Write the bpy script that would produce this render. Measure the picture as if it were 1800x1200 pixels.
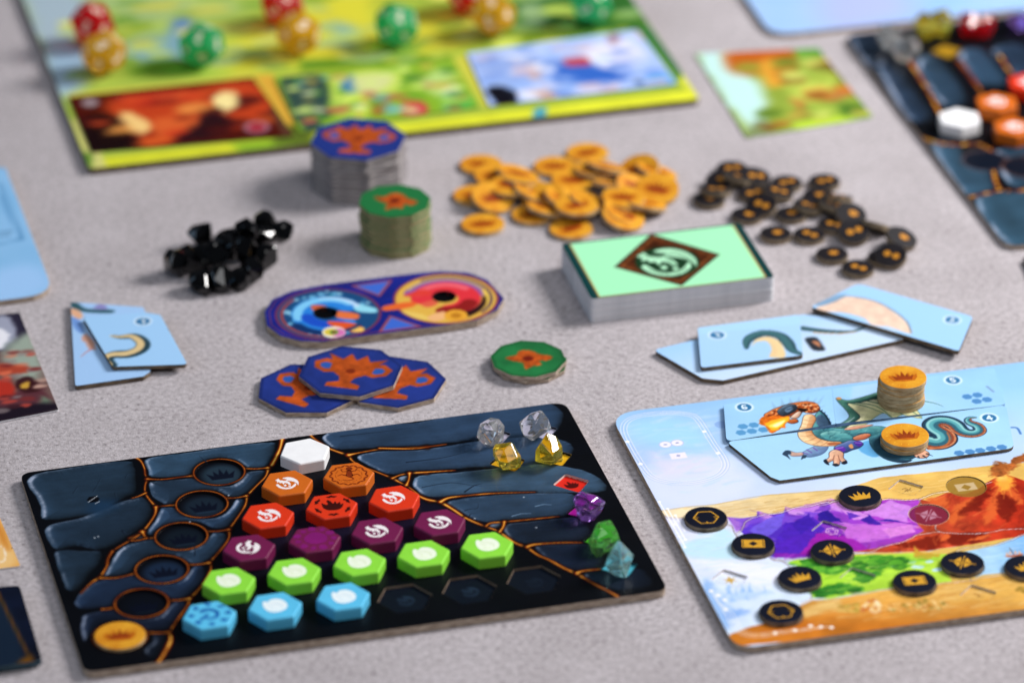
import bpy, bmesh, math, random
import numpy as np
from mathutils import Vector

for o in list(bpy.data.objects):
    bpy.data.objects.remove(o)
S = bpy.context.scene
COL = S.collection
random.seed(7)

# ---------------------------------------------------------------- camera, lamps, exposure
F_PX, TILT, DIST = 7800.0, math.radians(29.0), 1.65      # focal length in photo pixels (1800 wide), tilt, metres
cam = bpy.data.cameras.new('camera'); camo = bpy.data.objects.new('camera', cam); COL.objects.link(camo)
cam.sensor_width = 36.0; cam.lens = F_PX / 1800 * 36
camo.location = (0, -DIST * math.cos(TILT), DIST * math.sin(TILT))
camo.rotation_euler = (math.pi / 2 - TILT, 0, 0)
cam.clip_start = 0.05; cam.clip_end = 60
cam.dof.use_dof = True; cam.dof.focus_distance = 1.568; cam.dof.aperture_fstop = 5.8; cam.dof.aperture_blades = 9
S.camera = camo
W = bpy.data.worlds.new('World'); S.world = W; W.use_nodes = True
W.node_tree.nodes['Background'].inputs[0].default_value = (0.55, 0.62, 0.75, 1)
W.node_tree.nodes['Background'].inputs[1].default_value = 0.07

def area(name, loc, target, sx, sy, power, color):
    l = bpy.data.lights.new(name, 'AREA'); l.shape = 'RECTANGLE'; l.size = sx; l.size_y = sy
    l.energy = power; l.color = color
    o = bpy.data.objects.new(name, l); COL.objects.link(o); o.location = loc
    o.rotation_euler = (Vector(target) - Vector(loc)).to_track_quat('-Z', 'Y').to_euler()
area('window_lamp', (1.02, 0.42, 0.80), (0.02, 0, 0), 0.46, 0.46, 27, (1.0, 0.975, 0.96))
area('front_fill_lamp', (0.45, -1.15, 2.0), (0, 0, 0), 1.8, 1.4, 20.5, (0.98, 0.98, 1.0))  # overhead fill added towards the camera to brighten the front faces
area('room_fill_lamp', (-2.0, -0.5, 1.2), (0, 0, 0), 1.4, 1.2, 7, (0.50, 0.72, 1.0))
S.view_settings.view_transform = 'Standard'; S.view_settings.look = 'None'
S.view_settings.exposure = 0.0; S.view_settings.gamma = 1.0
S.render.engine = 'CYCLES'
S.cycles.max_bounces = 10; S.cycles.transmission_bounces = 8; S.cycles.transparent_max_bounces = 8

# ---------------------------------------------------------------- photo pixel -> point at height z (metres)
CT, ST = math.cos(TILT), math.sin(TILT)
def at(px, py, z=0.0):
    dx = (px - 900) / F_PX; dyy = -(py - 600) / F_PX
    d = (dx, CT + dyy * ST, -ST + dyy * CT)
    t = (z - DIST * ST) / d[2]
    return (d[0] * t, -DIST * CT + d[1] * t)
CROP = dict(A=(30, 780, 5.714), B=(230, 770, 6.314), C=(60, 950, 5.0), D=(700, 840, 3.75), E=(600, 700, 4.5),
            F=(450, 760, 6.0), G=(1060, 690, 5.0), H=(1150, 860, 4.445), I=(1440, 820, 4.286), J=(1260, 680, 6.0),
            K=(1520, 620, 5.0), L=(440, 470, 3.913), M=(100, 510, 6.316), N=(1100, 470, 2.571), O=(960, 380, 4.091),
            Q=(0, 0, 2.903), R=(600, 0, 2.769), S=(1200, 0, 2.727), T=(0, 240, 2.307), V=(250, 180, 3.334),
            X=(760, 220, 3.158), Y=(1180, 240, 3.75), W=(900, 600, 2.0), P=(0, 700, 2.4), Z=(820, 710, 7.058))
def cp(k, pts):
    x0, y0, s = CROP[k]
    return [(x0 + p[0] / s, y0 + p[1] / s) for p in pts]

# ---------------------------------------------------------------- colour and noise
def hexc(h):
    h = h.lstrip('#'); return np.array([int(h[i:i + 2], 16) / 255 for i in (0, 2, 4)])
def lin(c):
    c = np.clip(np.asarray(c, float), 0, 1)
    return np.where(c <= 0.04045, c / 12.92, ((c + 0.055) / 1.055) ** 2.4)
def noise2(u, v, s, seed):
    rs = np.random.RandomState(seed); G = rs.rand(128, 128)
    x = np.asarray(u) / s + 50.3; y = np.asarray(v) / s + 50.7
    xi = np.floor(x).astype(int); yi = np.floor(y).astype(int); fx = x - xi; fy = y - yi
    fx = fx * fx * (3 - 2 * fx); fy = fy * fy * (3 - 2 * fy)
    a = G[yi % 128, xi % 128]; b = G[yi % 128, (xi + 1) % 128]; c = G[(yi + 1) % 128, xi % 128]; d = G[(yi + 1) % 128, (xi + 1) % 128]
    return (a * (1 - fx) + b * fx) * (1 - fy) + (c * (1 - fx) + d * fx) * fy
def fbm(u, v, s, seed, n=4):
    t = 0; a = 1; w = 0
    for i in range(n):
        t = t + a * noise2(u, v, s / 2 ** i, seed + i * 13); w += a; a *= 0.55
    return t / w
def sstep(a, b, x):
    t = np.clip((x - a) / (b - a), 0, 1); return t * t * (3 - 2 * t)
def smooth(P, n=4, closed=True):
    P = np.asarray(P, float); m = len(P); out = []
    rng = range(m) if closed else range(m - 1)
    for i in rng:
        if closed: p0, p1, p2, p3 = P[(i - 1) % m], P[i], P[(i + 1) % m], P[(i + 2) % m]
        else: p0, p1, p2, p3 = P[max(i - 1, 0)], P[i], P[i + 1], P[min(i + 2, m - 1)]
        for k in range(n):
            t = k / n
            out.append(0.5 * ((2 * p1) + (p2 - p0) * t + (2 * p0 - 5 * p1 + 4 * p2 - p3) * t * t + (3 * p1 - p0 - 3 * p2 + p3) * t ** 3))
    if not closed: out.append(P[-1])
    return np.array(out)
def sdpoly(P, u, v):
    P = np.asarray(P, float); d = np.full(u.shape, 1e18); ins = np.zeros(u.shape, bool); m = len(P)
    for i in range(m):
        a = P[i]; b = P[(i + 1) % m]; e = b - a; L = e @ e + 1e-12
        wx = u - a[0]; wy = v - a[1]
        t = np.clip((wx * e[0] + wy * e[1]) / L, 0, 1)
        dx = wx - e[0] * t; dy = wy - e[1] * t
        d = np.minimum(d, dx * dx + dy * dy)
        c = (a[1] > v) != (b[1] > v)
        if abs(e[1]) > 1e-12:
            ins ^= c & (u < a[0] + e[0] * (v - a[1]) / e[1])
    d = np.sqrt(d); return np.where(ins, -d, d)
def roundpoly(P, r, n=5):
    P = np.asarray(P, float); m = len(P); out = []
    rr = r if hasattr(r, '__len__') else [r] * m
    for i in range(m):
        p = P[i]; a = P[i - 1] - p; b = P[(i + 1) % m] - p
        la, lb = np.hypot(*a), np.hypot(*b); a = a / la; b = b / lb
        if rr[i] <= 0: out.append(p); continue
        ang = math.acos(max(-1, min(1, float(a @ b)))); t = min(rr[i] / math.tan(ang / 2), la * 0.48, lb * 0.48)
        q = p + a * t; s = p + b * t
        for k in range(n + 1):
            w = k / n; out.append(q * (1 - w) ** 2 + p * 2 * w * (1 - w) + s * w * w)
    return np.array(out)
def ccw(P):
    P = np.asarray(P); x, y = P[:, 0], P[:, 1]
    return P if np.sum(x * np.roll(y, -1) - np.roll(x, -1) * y) > 0 else P[::-1]

# ---------------------------------------------------------------- materials (all node based)
def newmat(name):
    m = bpy.data.materials.new(name); m.use_nodes = True
    return m, m.node_tree.nodes, m.node_tree.links, m.node_tree.nodes['Principled BSDF']
def mat_print(name='printed_paper', rough=0.42, spec=0.10):
    m, n, l, b = newmat(name)
    a = n.new('ShaderNodeAttribute'); a.attribute_name = 'Col'; l.new(a.outputs['Color'], b.inputs['Base Color'])
    t = n.new('ShaderNodeTexCoord'); ns = n.new('ShaderNodeTexNoise'); ns.inputs['Scale'].default_value = 900; ns.inputs['Detail'].default_value = 3
    l.new(t.outputs['Object'], ns.inputs['Vector'])
    bp = n.new('ShaderNodeBump'); bp.inputs['Strength'].default_value = 0.10; bp.inputs['Distance'].default_value = 0.0004
    l.new(ns.outputs['Fac'], bp.inputs['Height']); l.new(bp.outputs['Normal'], b.inputs['Normal'])
    mr = n.new('ShaderNodeMapRange'); mr.inputs['To Min'].default_value = rough - 0.07; mr.inputs['To Max'].default_value = rough + 0.10
    n2 = n.new('ShaderNodeTexNoise'); n2.inputs['Scale'].default_value = 45; l.new(t.outputs['Object'], n2.inputs['Vector'])
    l.new(n2.outputs['Fac'], mr.inputs['Value']); l.new(mr.outputs['Result'], b.inputs['Roughness'])
    b.inputs['Specular IOR Level'].default_value = spec
    return m
def mat_solid(name, c, rough=0.45, spec=0.3, var=0.10, scale=120, bump=0.05):
    m, n, l, b = newmat(name); c = lin(hexc(c))
    t = n.new('ShaderNodeTexCoord'); ns = n.new('ShaderNodeTexNoise'); ns.inputs['Scale'].default_value = scale; ns.inputs['Detail'].default_value = 4
    l.new(t.outputs['Object'], ns.inputs['Vector'])
    r = n.new('ShaderNodeValToRGB'); r.color_ramp.elements[0].position = 0.3; r.color_ramp.elements[1].position = 0.7
    r.color_ramp.elements[0].color = (*np.clip(c * (1 - var), 0, 1), 1); r.color_ramp.elements[1].color = (*np.clip(c * (1 + var), 0, 1), 1)
    l.new(ns.outputs['Fac'], r.inputs['Fac']); l.new(r.outputs['Color'], b.inputs['Base Color'])
    bp = n.new('ShaderNodeBump'); bp.inputs['Strength'].default_value = bump * 4; bp.inputs['Distance'].default_value = 0.0002
    n3 = n.new('ShaderNodeTexNoise'); n3.inputs['Scale'].default_value = 1400; l.new(t.outputs['Object'], n3.inputs['Vector'])
    l.new(n3.outputs['Fac'], bp.inputs['Height']); l.new(bp.outputs['Normal'], b.inputs['Normal'])
    b.inputs['Roughness'].default_value = rough; b.inputs['Specular IOR Level'].default_value = spec
    return m
def mat_card(name, c0, c1, zscale=1600):
    m, n, l, b = newmat(name)
    t = n.new('ShaderNodeTexCoord'); mp = n.new('ShaderNodeMapping'); mp.inputs['Scale'].default_value = (260, 260, zscale)
    l.new(t.outputs['Object'], mp.inputs['Vector'])
    ns = n.new('ShaderNodeTexNoise'); ns.inputs['Scale'].default_value = 1.0; ns.inputs['Detail'].default_value = 4; l.new(mp.outputs['Vector'], ns.inputs['Vector'])
    r = n.new('ShaderNodeValToRGB'); r.color_ramp.elements[0].position = 0.35; r.color_ramp.elements[1].position = 0.65
    r.color_ramp.elements[0].color = (*lin(hexc(c0)), 1); r.color_ramp.elements[1].color = (*lin(hexc(c1)), 1)
    l.new(ns.outputs['Fac'], r.inputs['Fac']); l.new(r.outputs['Color'], b.inputs['Base Color'])
    bp = n.new('ShaderNodeBump'); bp.inputs['Strength'].default_value = 0.5; bp.inputs['Distance'].default_value = 0.0002
    l.new(ns.outputs['Fac'], bp.inputs['Height']); l.new(bp.outputs['Normal'], b.inputs['Normal'])
    b.inputs['Roughness'].default_value = 0.85; b.inputs['Specular IOR Level'].default_value = 0.1
    return m
def mat_gem(name, c, mixd=0.18, rough=0.03, trans=1.0):
    m, n, l, b = newmat(name); cl = lin(hexc(c))
    b.inputs['Base Color'].default_value = (*cl, 1); b.inputs['Roughness'].default_value = rough
    b.inputs['Transmission Weight'].default_value = trans; b.inputs['IOR'].default_value = 1.56
    tr = n.new('ShaderNodeBsdfTranslucent'); df = n.new('ShaderNodeBsdfDiffuse')
    t = n.new('ShaderNodeTexCoord'); ns = n.new('ShaderNodeTexNoise'); ns.inputs['Scale'].default_value = 260; l.new(t.outputs['Object'], ns.inputs['Vector'])
    r = n.new('ShaderNodeValToRGB'); r.color_ramp.elements[0].color = (*cl * 0.7, 1); r.color_ramp.elements[1].color = (*np.clip(cl * 1.15, 0, 1), 1)
    l.new(ns.outputs['Fac'], r.inputs['Fac']); l.new(r.outputs['Color'], tr.inputs['Color']); l.new(r.outputs['Color'], df.inputs['Color'])
    m1 = n.new('ShaderNodeMixShader'); m1.inputs[0].default_value = 0.5; l.new(tr.outputs[0], m1.inputs[1]); l.new(df.outputs[0], m1.inputs[2])
    m2 = n.new('ShaderNodeMixShader'); m2.inputs[0].default_value = mixd; l.new(b.outputs[0], m2.inputs[1]); l.new(m1.outputs[0], m2.inputs[2])
    l.new(m2.outputs[0], n['Material Output'].inputs['Surface'])
    return m
def mat_felt():
    m, n, l, b = newmat('grey_felt')
    t = n.new('ShaderNodeTexCoord')
    def nz(s, d=4, rg=0.6):
        x = n.new('ShaderNodeTexNoise'); x.inputs['Scale'].default_value = s; x.inputs['Detail'].default_value = d; x.inputs['Roughness'].default_value = rg
        l.new(t.outputs['Object'], x.inputs['Vector']); return x
    a = nz(540, 5, 0.70); c = nz(1500, 3); big = nz(26, 5, .6); spk = nz(520, 3, 0.6)
    r = n.new('ShaderNodeValToRGB'); e = r.color_ramp.elements
    e[0].position = 0.30; e[0].color = (*lin(hexc('#9b9496')), 1); e[1].position = 0.68; e[1].color = (*lin(hexc('#cec8cb')), 1)
    l.new(a.outputs['Fac'], r.inputs['Fac'])
    r2 = n.new('ShaderNodeValToRGB'); e = r2.color_ramp.elements
    e[0].position = 0.31; e[0].color = (0.40, 0.38, 0.38, 1); e[1].position = 0.42; e[1].color = (1, 1, 1, 1)
    l.new(spk.outputs['Fac'], r2.inputs['Fac'])
    mx = n.new('ShaderNodeMixRGB'); mx.blend_type = 'MULTIPLY'; mx.inputs[0].default_value = 0.8
    l.new(r.outputs['Color'], mx.inputs[1]); l.new(r2.outputs['Color'], mx.inputs[2])
    r3 = n.new('ShaderNodeValToRGB'); e = r3.color_ramp.elements
    e[0].position = 0.32; e[0].color = (0.84, 0.825, 0.83, 1); e[1].position = 0.66; e[1].color = (1.0, 0.99, 1.0, 1)
    l.new(big.outputs['Fac'], r3.inputs['Fac'])
    mx2 = n.new('ShaderNodeMixRGB'); mx2.blend_type = 'MULTIPLY'; mx2.inputs[0].default_value = 1
    l.new(mx.outputs[0], mx2.inputs[1]); l.new(r3.outputs['Color'], mx2.inputs[2]); l.new(mx2.outputs[0], b.inputs['Base Color'])
    ad = n.new('ShaderNodeMath'); ad.operation = 'ADD'; l.new(a.outputs['Fac'], ad.inputs[0]); l.new(c.outputs['Fac'], ad.inputs[1])
    bp = n.new('ShaderNodeBump'); bp.inputs['Strength'].default_value = 0.5; bp.inputs['Distance'].default_value = 0.0006
    l.new(ad.outputs[0], bp.inputs['Height']); l.new(bp.outputs['Normal'], b.inputs['Normal'])
    b.inputs['Roughness'].default_value = 0.95; b.inputs['Specular IOR Level'].default_value = 0.05
    b.inputs['Sheen Weight'].default_value = 0.15
    return m
PRINT = mat_print(); PRINTM = mat_print('matte_print', 0.6, 0.12)
GREY = mat_card('greyboard', '#8c7b6c', '#c4b3a2'); DARKB = mat_card('dark_greyboard', '#4e4238', '#83725f')
LIP = mat_card('cut_paper_lip', '#b7aca4', '#e0d8d0'); WALLD = mat_solid('dark_wall', '#0b0d14', .7, .1); TAN = mat_card('tan_board', '#6e5d50', '#8c7a6a')

# ---------------------------------------------------------------- object helpers
def link(o): COL.objects.link(o); return o
def tag(o, label, cat, group=None):
    o['label'] = label; o['category'] = cat
    if group: o['group'] = group
    return o
def thing(name, label, cat, loc=(0, 0, 0), rot=(0, 0, 0), group=None):
    o = link(bpy.data.objects.new(name, None)); o.location = loc; o.rotation_euler = rot; o.empty_display_size = 0.01
    return tag(o, label, cat, group)
def part(name, me, parent, loc=(0, 0, 0), rot=(0, 0, 0)):
    o = link(bpy.data.objects.new(name, me)); o.parent = parent; o.location = loc; o.rotation_euler = rot
    return o
def mesh(name, V, Fc, mats, midx=None, sm=False):
    me = bpy.data.meshes.new(name); me.from_pydata([tuple(v) for v in V], [], [tuple(f) for f in Fc])
    for m in (mats if isinstance(mats, (list, tuple)) else [mats]): me.materials.append(m)
    if midx is not None: me.polygons.foreach_set('material_index', midx)
    if sm: me.polygons.foreach_set('use_smooth', [True] * len(me.polygons))
    me.update(); return me
def rings(name, R, mats, side=0, top=0, sm=False, cap_bottom=True):
    """R: list of (outline Nx2, z) from bottom to top, in metres"""
    n = len(R[0][0]); V = []; Fc = []; mi = []
    for P, z in R: V += [(p[0], p[1], z) for p in P]
    for k in range(len(R) - 1):
        for i in range(n):
            j = (i + 1) % n; Fc.append((k * n + i, k * n + j, (k + 1) * n + j, (k + 1) * n + i)); mi.append(side if k < len(R) - 2 or len(R) == 2 else top if len(R) > 3 else side)
    Fc.append(tuple((len(R) - 1) * n + i for i in range(n))); mi.append(top)
    if cap_bottom: Fc.append(tuple(reversed(range(n)))); mi.append(side)
    return mesh(name, V, Fc, mats, mi, sm)
def flat(name, polys, mat, z=0.0):
    V = []; Fc = []
    for P in polys:
        b = len(V); P = ccw(np.asarray(P, float)); V += [(p[0], p[1], z) for p in P]; Fc.append(tuple(range(b, b + len(P))))
    return mesh(name, V, Fc, mat)
def offset(P, d):
    P = ccw(P); n = len(P); out = []
    for i in range(n):
        a = P[i] - P[i - 1]; b = P[(i + 1) % n] - P[i]
        a = a / (np.hypot(*a) + 1e-12); b = b / (np.hypot(*b) + 1e-12)
        na = np.array([a[1], -a[0]]); nb = np.array([b[1], -b[0]]); q = na + nb; q = q / (np.hypot(*q) + 1e-9)
        out.append(P[i] + q * d / max(0.5, float(q @ na)))
    return np.array(out)
def strokepoly(pts, w0, w1=None):
    P = np.asarray(pts, float); w1 = w0 if w1 is None else w1; n = len(P); Lf = []; Rt = []
    for i in range(n):
        d = P[min(i + 1, n - 1)] - P[max(i - 1, 0)]; d = d / (np.hypot(*d) + 1e-9); w = (w0 + (w1 - w0) * i / (n - 1)) / 2
        Lf.append(P[i] + np.array([-d[1], d[0]]) * w); Rt.append(P[i] - np.array([-d[1], d[0]]) * w)
    return np.array(Lf + Rt[::-1])
def xf(P, c=(0, 0), s=1.0, r=0.0):
    P = np.asarray(P, float) * s; ca, sa = math.cos(r), math.sin(r)
    return np.stack([P[:, 0] * ca - P[:, 1] * sa + c[0], P[:, 0] * sa + P[:, 1] * ca + c[1]], 1)
def ngon(n, r, rot=0.0):
    return np.array([(r * math.cos(rot + 2 * math.pi * i / n), r * math.sin(rot + 2 * math.pi * i / n)) for i in range(n)])

# ---------------------------------------------------------------- printed sheets: a fine grid that carries the print and its cut-outs
class Sheet:
    def __init__(s, org, ang, outline, z, du, dv, base):
        s.o = org; s.a = ang; s.z = z; s.P = ccw(outline); s.du = du; s.dv = dv
        lo = s.P.min(0) - du; hi = s.P.max(0) + du
        s.lo = lo; s.nu = int((hi[0] - lo[0]) / du) + 2; s.nv = int((hi[1] - lo[1]) / dv) + 2
        s.U, s.V = np.meshgrid(lo[0] + du * np.arange(s.nu), lo[1] + dv * np.arange(s.nv))
        s.U0 = s.U.copy(); s.V0 = s.V.copy()
        s.C = np.tile(hexc(base), (s.nv, s.nu, 1)); s.H = np.zeros((s.nv, s.nu)); s.N = np.zeros((s.nv, s.nu)); s.strips = []
    def L(s, pts):
        out = []
        for p in pts:
            x, y = at(p[0], p[1], s.z); x -= s.o[0]; y -= s.o[1]
            out.append(((x * math.cos(s.a) + y * math.sin(s.a)) * 1e3, (-x * math.sin(s.a) + y * math.cos(s.a)) * 1e3))
        return np.array(out)
    def box(s, P, m):
        a = np.floor((np.min(P, 0) - m - s.lo) / (s.du, s.dv)).astype(int); b = np.ceil((np.max(P, 0) + m - s.lo) / (s.du, s.dv)).astype(int) + 1
        return (slice(max(a[1], 0), max(min(b[1], s.nv), 0)), slice(max(a[0], 0), max(min(b[0], s.nu), 0)))
    def put(s, sl, a, c):
        c = hexc(c) if isinstance(c, str) else c
        s.C[sl] = s.C[sl] * (1 - a[..., None]) + c * a[..., None]
    def fill(s, P, c, soft=0.3, alpha=1.0, warp=0, ws=4.0, var=0.0, seed=1):
        m = soft + warp + 1; sl = s.box(P, m); u = s.U0[sl]; v = s.V0[sl]
        if u.size == 0: return
        if warp:
            uu = u + (fbm(u, v, ws, seed) - .5) * 2 * warp * 2; vv = v + (fbm(u, v, ws, seed + 7) - .5) * 2 * warp * 2
        else: uu, vv = u, v
        d = sdpoly(P, uu, vv); a = sstep(soft, -soft, d) * alpha
        c = hexc(c) if isinstance(c, str) else np.asarray(c)
        if var: c = np.clip(c * (1 + var * (fbm(u, v, ws * .7, seed + 3) - .5)[..., None] * 2), 0, 1)
        s.put(sl, a, c)
    def px(s, pts, c, sm=0, **k): 
        P = s.L(pts); s.fill(smooth(P, sm) if sm else P, c, **k)
    def grad(s, pts, p0, c0, p1, c1, sm=0, soft=0.3, var=0.0, seed=3, warp=0, ws=4.0):
        P = s.L(pts); P = smooth(P, sm) if sm else P; a, b = s.L([p0, p1]); e = b - a
        sl = s.box(P, soft + 1 + warp); u = s.U0[sl]; v = s.V0[sl]
        if u.size == 0: return
        t = np.clip(((u - a[0]) * e[0] + (v - a[1]) * e[1]) / (e @ e), 0, 1)[..., None]
        c = hexc(c0) * (1 - t) + hexc(c1) * t
        if var: c = np.clip(c * (1 + var * 2 * (fbm(u, v, ws, seed) - .5)[..., None]), 0, 1)
        uu = u + (fbm(u, v, ws, seed + 1) - .5) * 4 * warp; vv = v + (fbm(u, v, ws, seed + 2) - .5) * 4 * warp
        s.put(sl, sstep(soft, -soft, sdpoly(P, uu, vv)), c)
    def dist(s, P, m, W=None):
        sl = s.box(P, m); u = s.U0[sl]; v = s.V0[sl]; d = np.full(u.shape, 1e9); 
        W = np.zeros(len(P)) if W is None else W
        for i in range(len(P) - 1):
            a = P[i]; e = P[i + 1] - a; L = e @ e + 1e-12
            t = np.clip(((u - a[0]) * e[0] + (v - a[1]) * e[1]) / L, 0, 1)
            d = np.minimum(d, np.hypot(u - a[0] - e[0] * t, v - a[1] - e[1] * t) - (W[i] + (W[i + 1] - W[i]) * t))
        return sl, d
    def line(s, P, w, c, soft=0.2, alpha=1.0, w1=None):
        P = np.asarray(P, float); w1 = w if w1 is None else w1
        sl, d = s.dist(P, max(w, w1) + soft + 1, np.linspace(w, w1, len(P)) / 2)
        if d.size: s.put(sl, sstep(soft, -soft, d) * alpha, c)
    def pline(s, pts, w, c, sm=0, **k):
        P = s.L(pts); s.line(smooth(P, sm, False) if sm else P, w, c, **k)
    def disc(s, c, r, col, soft=0.25, alpha=1.0, ring=0):
        P = np.array([c]); sl = s.box(P, r + soft + 1); d = np.hypot(s.U0[sl] - c[0], s.V0[sl] - c[1]) - r
        if d.size == 0: return
        if ring: d = np.abs(d) - ring / 2
        s.put(sl, sstep(soft, -soft, d) * alpha, col)
    def speck(s, pts, cols, n, size, seed=1, sm=0, soft=.4, stretch=1.0):
        P = s.L(pts); rs = np.random.RandomState(seed); lo = P.min(0); hi = P.max(0); k = 0; it = 0
        while k < n and it < n * 20:
            it += 1; q = lo + rs.rand(2) * (hi - lo)
            if sdpoly(P, q[:1], q[1:])[0] < 0:
                k += 1; r = size * (.5 + rs.rand()); m = 7
                B = np.array([(math.cos(t) * r * stretch * (.7 + .6 * rs.rand()), math.sin(t) * r * (.7 + .6 * rs.rand())) for t in np.linspace(0, 6.28, m, False)]) + q
                s.fill(smooth(B, 2), cols[rs.randint(len(cols))], soft=soft, alpha=.55 + .45 * rs.rand())
    def shape(s, P, base, hi, lo, r=2.0, out='#1b2733', ow=.28, Ld=(-.35, .94), seed=1, var=.18, kh=.8, kl=.75):
        """an illustrated shape: inked outline, lighter towards the drawn light, darker on the other side"""
        P = np.asarray(P); sl = s.box(P, 2); u = s.U0[sl]; v = s.V0[sl]
        if min(u.shape) < 3: return
        d = sdpoly(P, u, v); gv, gu = np.gradient(d, s.dv, s.du); g = np.hypot(gu, gv) + 1e-6
        f = (gu * Ld[0] + gv * Ld[1]) / g; e = np.exp(-np.maximum(-d, 0) / r)
        n = (fbm(u, v, 2.2, seed) - .5)
        c = hexc(base) * (1 + var * 2 * n)[..., None]
        a = np.clip(f, 0, 1) * e * kh * (1 + n); c = c * (1 - a[..., None]) + hexc(hi) * a[..., None]
        a = np.clip(np.clip(-f, 0, 1) * e * kl * (1 + n), 0, 1); c = c * (1 - a[..., None]) + hexc(lo) * a[..., None]
        if ow: s.put(sl, sstep(ow + .2, ow - .2, d) * .85, out)
        s.put(sl, sstep(.2, -.2, d), np.clip(c, 0, 1))
    def sh(s, k, pts, base, hi, lo, sm=3, **kw): s.shape(smooth(s.L(cp(k, pts)), sm) if sm else s.L(cp(k, pts)), base, hi, lo, **kw)
    def strokes(s, pts, cols, n, ln, w, ang, spread=.5, seed=1, alpha=.6, soft=.25):
        P = s.L(pts); rs = np.random.RandomState(seed); lo = P.min(0); hi = P.max(0)
        q = lo + rs.rand(n * 4, 2) * (hi - lo); q = q[sdpoly(P, q[:, 0], q[:, 1]) < -.3][:n]
        for p in q:
            a = ang + rs.uniform(-spread, spread); l = ln * rs.uniform(.4, 1.4); d = np.array([math.cos(a), math.sin(a)]) * l / 2; nrm = np.array([-d[1], d[0]]) * rs.uniform(-.25, .25)
            s.line(np.array([p - d, p + nrm, p + d]), w * rs.uniform(.5, 1.4), cols[rs.randint(len(cols))], soft=soft, alpha=alpha * rs.uniform(.4, 1), w1=w * .15)
    def recess(s, P, depth, strip=None):
        """cut a pocket: floor at -depth, wall strip along the outline P"""
        P = ccw(P); sl = s.box(P, 2); u = s.U[sl]; v = s.V[sl]
        if u.size == 0: return
        d = sdpoly(P, u, v); h = max(s.du, s.dv) * .5; e = .05
        gu = (sdpoly(P, u + e, v) - d) / e; gv = (sdpoly(P, u, v + e) - d) / e
        near = np.abs(d) <= h
        s.U[sl] = np.where(near, u - gu * d, u); s.V[sl] = np.where(near, v - gv * d, v)
        s.N[sl] = np.where(near, depth, s.N[sl]); s.H[sl] = np.where(d < -h, -depth, s.H[sl])
        s.strips.append((P, depth, strip or WALLD))
    def build(s, parent, name='printed_face', mat=None, zoff=0.0):
        d = sdpoly(s.P, s.U, s.V); pit = min(s.du, s.dv); e = .05
        gu = (sdpoly(s.P, s.U + e, s.V) - d) / e; gv = (sdpoly(s.P, s.U, s.V + e) - d) / e
        near = (d > -pit * .35) & (d < pit * .75)
        U = np.where(near, s.U - gu * d, s.U); V = np.where(near, s.V - gv * d, s.V)
        keep = d < pit * .75
        idx = -np.ones(keep.shape, int); idx[keep] = np.arange(keep.sum()); n0 = int(keep.sum())
        dup = keep & (s.N > 0); idb = idx.copy(); idb[dup] = n0 + np.arange(dup.sum())
        q = keep[:-1, :-1] & keep[1:, :-1] & keep[:-1, 1:] & keep[1:, 1:]
        low = s.H < 0
        ql = (low[:-1, :-1] | low[1:, :-1] | low[:-1, 1:] | low[1:, 1:]) & q; qh = q & ~ql
        st = lambda a, m: np.stack([a[:-1, :-1][m], a[:-1, 1:][m], a[1:, 1:][m], a[1:, :-1][m]], 1)
        Fc = np.vstack([st(idx, qh), st(idb, ql)])
        co = np.vstack([np.stack([U[keep], V[keep], s.H[keep] + zoff], 1), np.stack([U[dup], V[dup], -s.N[dup] + zoff], 1)]) / 1e3
        n1 = len(co); D = []                                # a fine margin that follows the cut outline exactly
        for i in range(len(s.P)):
            a, b = s.P[i], s.P[(i + 1) % len(s.P)]; k = max(1, int(np.hypot(*(b - a)) / 1.2)); D += [a + (b - a) * t / k for t in range(k)]
        D = np.array(D); Di = offset(D, -2.2 * max(s.du, s.dv)); k = len(D)
        smp = lambda Q: s.C[np.clip(np.round((Q[:, 1] - s.lo[1]) / s.dv).astype(int), 0, s.nv - 1), np.clip(np.round((Q[:, 0] - s.lo[0]) / s.du).astype(int), 0, s.nu - 1)]
        zz = np.full((k, 1), -.012 + zoff); co = np.vstack([co, np.hstack([D, zz]) / 1e3, np.hstack([Di, zz]) / 1e3])
        r = np.arange(k); r2 = (r + 1) % k; Fc = np.vstack([Fc, np.stack([n1 + r, n1 + r2, n1 + k + r2, n1 + k + r], 1)])
        me = bpy.data.meshes.new(name); n = len(co); m = len(Fc)
        me.vertices.add(n); me.vertices.foreach_set('co', co.astype(np.float32).ravel())
        me.loops.add(m * 4); me.loops.foreach_set('vertex_index', Fc.astype(np.int32).ravel())
        me.polygons.add(m); me.polygons.foreach_set('loop_start', np.arange(0, m * 4, 4, dtype=np.int32))
        me.update(calc_edges=True)
        at_ = me.color_attributes.new('Col', 'FLOAT_COLOR', 'POINT')
        c = np.ones((n, 4), np.float32); c[:, :3] = lin(np.vstack([s.C[keep], s.C[dup], smp(offset(D, -.4)), smp(Di)])); at_.data.foreach_set('color', c.ravel())
        me.materials.append(mat or PRINT)
        f = part(name, me, parent)
        for P, dep, mt in s.strips:
            k = len(P); Vv = [(p[0] / 1e3, p[1] / 1e3, (-dep - .01) / 1e3) for p in P] + [(p[0] / 1e3, p[1] / 1e3, .00001) for p in P]
            part('recess_wall', mesh('recess_wall', Vv, [(i, k + i, k + (i + 1) % k, (i + 1) % k) for i in range(k)], mt), f)
        return f

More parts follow.
